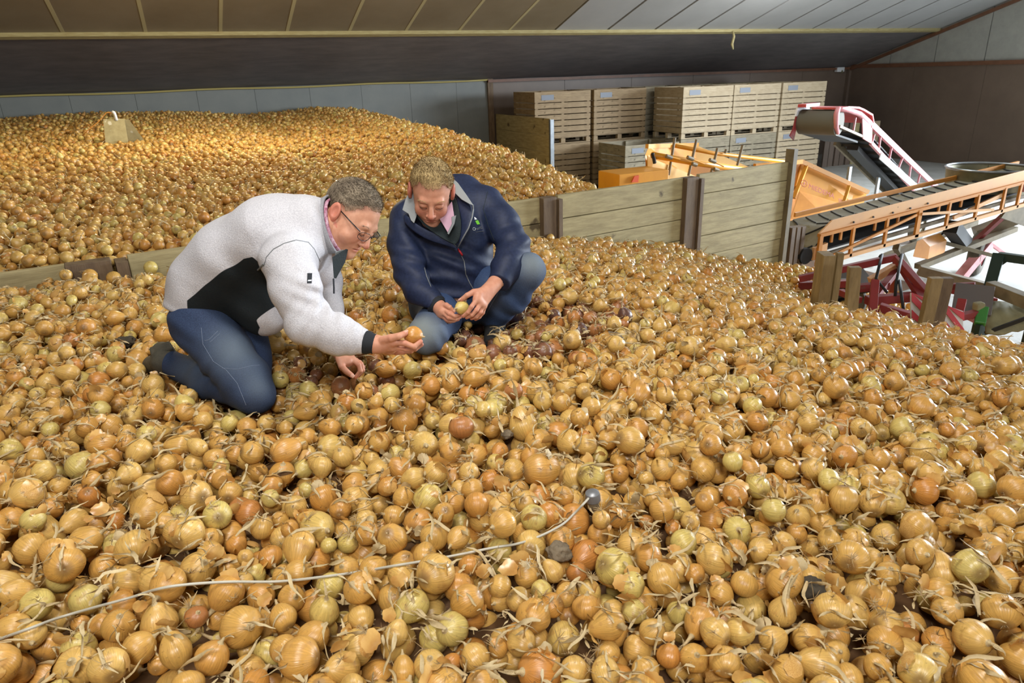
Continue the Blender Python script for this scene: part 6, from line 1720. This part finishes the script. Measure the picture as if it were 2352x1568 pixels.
def place_words(x, y):
    cx = ['at far left', 'below the kneeler', 'below the squatter', 'right of probe', 'by right slope'][min(4, max(0, int(x/2352*5)))]
    if y > 1510: cy = 'in nearest row'
    elif y > 1450: cy = 'in second row'
    elif y > 1380: cy = 'near front edge'
    elif y > 1290: cy = 'before the cable' if x < 1200 else 'lower down'
    elif y > 1200: cy = 'just beyond cable' if x < 1200 else 'midway down'
    elif y > 1100: cy = 'well past cable' if x < 1200 else 'level with probe'
    else: cy = 'near the men'
    return cy+', '+cx
def feat(k):
    fl, sh, nk, leaf, root, fk = SPEC[int(k)]
    a = 'with long neck' if leaf == 2 else 'with short neck' if leaf else 'with peeling skin' if fk else 'with roots' if root else 'smooth-skinned'
    return a
special = {0: 'very large greenish-yellow onion with a long twisted neck, below the cable', 1: 'round pale yellow onion resting right against the white cable',
           2: 'big tan onion with streaked skin in front of the cable', 88: 'split onion showing a dark gap across its skin, beyond the cable',
           44: 'large glossy onion highest among those right of the probe', 10: 'rounded yellow-green onion near the front edge, below the squatting man',
           29: 'small dark reddish-brown onion wedged between pale ones'}
G1 = 'loose onions on the near heap'
rs5 = np.random.RandomState(5)
onion_rot = {5: (2.2, .6, 2.2), 2: (1.0, .2, .6), 9: (-.9, .8, .3)}
for n_, q in enumerate(picked):
    x, y, z_ = topx(q[:3])
    R = tuple(rs5.uniform(0, 6.28, 3)); R = onion_rot.get(int(q[5]), R) if n_ in (0, 48, 56, 63, 71, 9) else (rs5.uniform(.2, 1.4), rs5.uniform(-.5, .5), R[2])
    if n_ == 0: R = (0.2, -1.9, .3)
    if n_ == 56: R = (.15, .1, 0)
    size = 'large' if q[3] > .036 else 'small' if q[3] < .025 else 'medium'
    lab = special.get(n_, '%s %s onion %s %s' % (size, hue_word(q[4]), feat(q[5]), place_words(x, y)))
    o = make_onion(q[:3], q[3], q[5], q[4], R, lab, G1)
    if n_ == 88:
        o.rotation_euler = (.2, .1, 0)
ALLON = []
for i in sel:
    size = 'large' if NP_[i, 3] > .036 else 'small' if NP_[i, 3] < .027 else 'medium'
    lab = '%s %s onion %s %s' % (size, hue_word(NT[i]), feat(NK[i]), place_words(sx[i], sy[i]))
    make_onion(NP_[i, :3], NP_[i, 3], NK[i], NT[i], NR[i], lab, G1)
# gap in the split onion
q = picked[88]
vdir = (CC-q[:3])/np.linalg.norm(CC-q[:3]); up = np.array([0, 0, 1.]); sd = np.cross(up, vdir); sd /= np.linalg.norm(sd); up2 = np.cross(vdir, sd)
sp_on = [o for o in COL.objects if o.get('label') == special[88]][0]
Vg = []; 
for j, (w, rr) in enumerate(((0, 1.0), (1, 1.0))):
    pass
mb = MB(); nseg = 14
for i in range(nseg+1):
    a = -1.0+2.0*i/nseg; wdt = .16*cos(a*pi/2*.98)
    c = sd*sin(a*.95)+vdir*cos(a*.95)
    for s_ in (-1, 1):
        d_ = c+up2*(s_*wdt-.12+.10*cos(a*1.5)); d_ /= np.linalg.norm(d_); mb.v.append(tuple(q[:3]+d_*q[3]*1.015))
    if i: b = 2*(i-1); mb.f.append((b, b+1, b+3, b+2))
g = bpy.data.meshes.new('skin_gap'); g.from_pydata([tuple((np.array(v)-q[:3])) for v in mb.v], [], mb.f)
g.materials.append(M['soil']); go = bpy.data.objects.new('skin_gap', g); COL.objects.link(go); go.parent = sp_on
go.matrix_parent_inverse = Matrix.Identity(4)
inv = (Matrix.LocRotScale(None, Euler(sp_on.rotation_euler), sp_on.scale)).inverted()
for v in g.vertices: v.co = inv @ v.co
tag(go, 'dark open split in the skin')
mb2 = MB(); P = [(np.array(mb.v[2*i+1])-q[:3])*1.01 for i in range(1, nseg)]
mb2.tube(P, .0018, 6)
g2 = bpy.data.meshes.new('torn_edge'); g2.from_pydata([tuple(inv @ Vector(v)) for v in mb2.v], [], mb2.f); g2.materials.append(M['dry'])
g2o = bpy.data.objects.new('torn_edge', g2); COL.objects.link(g2o); g2o.parent = sp_on

def gn_mass(name, mound, P, T_, K_, R_, coll, label, group=None, core=M['soil'], cat='onions'):
    """one mass: a core surface plus instanced pieces on loose vertices"""
    MV, MF = mound
    n0 = len(MV); n1 = len(P)
    me = bpy.data.meshes.new(name)
    allv = np.concatenate([np.array(MV, float).reshape(-1, 3), P[:, :3]]) if n0 else P[:, :3]
    me.from_pydata(allv.tolist(), [], MF); me.update()
    def fattr(nm, typ, key, arr0, arr):
        a = me.attributes.new(nm, typ, 'POINT'); full = np.concatenate([np.array(arr0, np.float32).reshape(n0, -1) if n0 else np.zeros((0, arr.reshape(n1, -1).shape[1]), np.float32), arr.reshape(n1, -1).astype(np.float32)])
        a.data.foreach_set(key, full.ravel() if typ != 'INT' else full.ravel().astype(np.int32))
    z1 = np.zeros(n0); z3 = np.zeros((n0, 3))
    fattr('is_pt', 'FLOAT', 'value', z1, np.ones(n1)); fattr('siz', 'FLOAT', 'value', z1, P[:, 3]); fattr('tint', 'FLOAT', 'value', z1, T_)
    fattr('kidx', 'INT', 'value', z1, K_); fattr('rot', 'FLOAT_VECTOR', 'vector', z3, R_)
    me.materials.append(core)
    me.polygons.foreach_set('use_smooth', [True]*len(me.polygons))
    o = bpy.data.objects.new(name, me); COL.objects.link(o)
    ng = bpy.data.node_groups.new(name+'_nodes', 'GeometryNodeTree')
    ng.interface.new_socket('Geometry', in_out='INPUT', socket_type='NodeSocketGeometry'); ng.interface.new_socket('Geometry', in_out='OUTPUT', socket_type='NodeSocketGeometry')
    N = ng.nodes; K = ng.links
    gi = N.new('NodeGroupInput'); go_ = N.new('NodeGroupOutput'); ci = N.new('GeometryNodeCollectionInfo'); ci.inputs['Collection'].default_value = coll
    ci.inputs['Separate Children'].default_value = True; ci.inputs['Reset Children'].default_value = True
    ip = N.new('GeometryNodeInstanceOnPoints'); ip.inputs['Pick Instance'].default_value = True
    def na(nm, dt):
        a = N.new('GeometryNodeInputNamedAttribute'); a.data_type = dt; a.inputs['Name'].default_value = nm; return a.outputs[0]
    K.new(gi.outputs[0], ip.inputs['Points']); K.new(ci.outputs[0], ip.inputs['Instance'])
    cmp_ = N.new('FunctionNodeCompare'); cmp_.inputs[1].default_value = .5; K.new(na('is_pt', 'FLOAT'), cmp_.inputs[0]); K.new(cmp_.outputs[0], ip.inputs['Selection'])
    K.new(na('kidx', 'INT'), ip.inputs['Instance Index'])
    e2r = N.new('FunctionNodeEulerToRotation'); K.new(na('rot', 'FLOAT_VECTOR'), e2r.inputs[0]); K.new(e2r.outputs[0], ip.inputs['Rotation'])
    K.new(na('siz', 'FLOAT'), ip.inputs['Scale'])
    jg = N.new('GeometryNodeJoinGeometry')
    dg = N.new('GeometryNodeDeleteGeometry'); dg.domain = 'POINT'; K.new(gi.outputs[0], dg.inputs[0]); K.new(cmp_.outputs[0], dg.inputs['Selection'])
    K.new(dg.outputs[0], jg.inputs[0]); K.new(ip.outputs[0], jg.inputs[0]); K.new(jg.outputs[0], go_.inputs[0])
    md = o.modifiers.new('pieces', 'NODES'); md.node_group = ng
    tag(o, label, cat, group, 'stuff')
    return o
def mound(x0, x1, y0, y1, fz, step, drop, ymax=None):
    xs = np.arange(x0, x1+step, step); ys = np.arange(y0, y1+step, step)
    Vv = []
    for y in ys:
        for x in xs:
            yy = y if ymax is None else min(y, ymax(x))
            Vv.append((x, yy, max(float(fz(x, yy))-drop, .01)))
    nx_ = len(xs); Ff = [(j*nx_+i, j*nx_+i+1, (j+1)*nx_+i+1, (j+1)*nx_+i) for j in range(len(ys)-1) for i in range(nx_-1)]
    return Vv, Ff
gn_mass('onion_heap', mound(-6.8, 7.4, -1.6, 5.8, zn, .2, .078, lambda x: 4.63+.14*x), NP_[mask], NT[mask], NK[mask], NR[mask], kinds,
        'near heap of loose golden onions the two men crouch on')
FP = spread(-4.6, 9.0, 4.7, 17.95, 1.3, .7, keep=-.075)
FP = FP[FP[:, 1] > 4.7+.14*FP[:, 0]+.09]
FP = FP[~((FP[:, 0] > 7.7) & (FP[:, 1] > 14.7))]
FP[:, 2] += zf(FP[:, 0], FP[:, 1]); FP = FP[FP[:, 2] > .1]
rf_ = np.random.RandomState(21)
FK = rf_.randint(0, len(SPEC), len(FP)); FR = rf_.uniform(0, 6.28, (len(FP), 3))
Vm, Fm = mound(-6.8, 8.8, 4.2, 17.9, zf, .25, .075)
Vm = [(x, max(y, 4.82+.14*x), z) for x, y, z in Vm]
gn_mass('onion_heap_beyond', (Vm, Fm), FP, tint_of(FP, rf_), FK, FR, kinds, 'far heap of onions behind the plank partition, reaching the grey wall')

# dry leaves and husks
def litter_pts(n, x0, x1, y0, y1, fz, ox, oy, rs, keepf):
    X = rs.uniform(x0, x1, n); Y = rs.uniform(y0, y1, n); k = keepf(X, Y); X, Y = X[k], Y[k]
    dx = rs.uniform(-.006, .006, len(X))
    Zt = tile_top(X-ox, Y-oy)
    ok = Zt > -.06
    X, Y, Zt = X[ok], Y[ok], Zt[ok]
    Z = fz(X, Y)+Zt+rs.uniform(-.004, .008, len(X))
    S = rs.uniform(.7, 1.5, len(X))
    return np.stack([X, Y, Z, S], 1)
rl = np.random.RandomState(31)
LP = litter_pts(44000, -1.9, 5.0, .1, 5.4, zn, 0, 0, rl, lambda x, y: (y < 4.6+.14*x))
for a, b, r in CLEAR:
    ab = b-a; t = np.clip(((LP[:, :3]-a)@ab)/(ab@ab+1e-9), 0, 1); LP = LP[np.linalg.norm(LP[:, :3]-(a+t[:, None]*ab), axis=1) > r+.02]
LR = np.stack([rl.uniform(-.6, .6, len(LP)), rl.uniform(-.6, .6, len(LP)), rl.uniform(0, 6.28, len(LP))], 1)
ru = rl.uniform(size=len(LP)); LK = np.where(ru < .60, rl.randint(0, 6, len(LP)), np.where(ru < .80, rl.randint(6, 10, len(LP)), rl.randint(10, 13, len(LP))))
gn_mass('dry_leaf_litter', ([], []), LP, np.zeros(len(LP)), LK, LR, litter, 'papery husks and straw-coloured dry leaves strewn over the near heap', core=M['dry'], cat='dry leaves')
LP = litter_pts(14000, -3.6, 6.6, 4.8, 17.9, zf, 1.3, .7, rl, lambda x, y: (y > 4.85+.14*x) & (rl.uniform(size=len(x)) < np.clip(9/(y+2), .3, 1)))
LR = np.stack([rl.uniform(-.8, .8, len(LP)), rl.uniform(-.8, .8, len(LP)), rl.uniform(0, 6.28, len(LP))], 1)
gn_mass('dry_leaf_litter_beyond', ([], []), LP, np.zeros(len(LP)), rl.randint(0, 10, len(LP)), LR, litter, 'dry leaves and husks scattered over the far heap', core=M['dry'], cat='dry leaves')
for P, r, k, t, R, lab in HELD:
    o = make_onion(P, r, k, t, R, lab, None)

# alike labels are told apart by where they lie
from collections import defaultdict
same = defaultdict(list)
for o in COL.objects:
    if o.get('category') == 'onion': same[o['label']].append(o)
ordw = ['first', 'second', 'third', 'fourth', 'fifth', 'sixth', 'seventh', 'eighth', 'ninth']
for lab, os_ in same.items():
    if len(os_) > 1:
        os_.sort(key=lambda o: topx(o.location)[0])
        for k, o in enumerate(os_): o['label'] = lab+(', %s of two' % ('left' if k == 0 else 'right') if len(os_) == 2 else ', %s from left' % ordw[min(k, 8)])
bpy.context.view_layer.update()
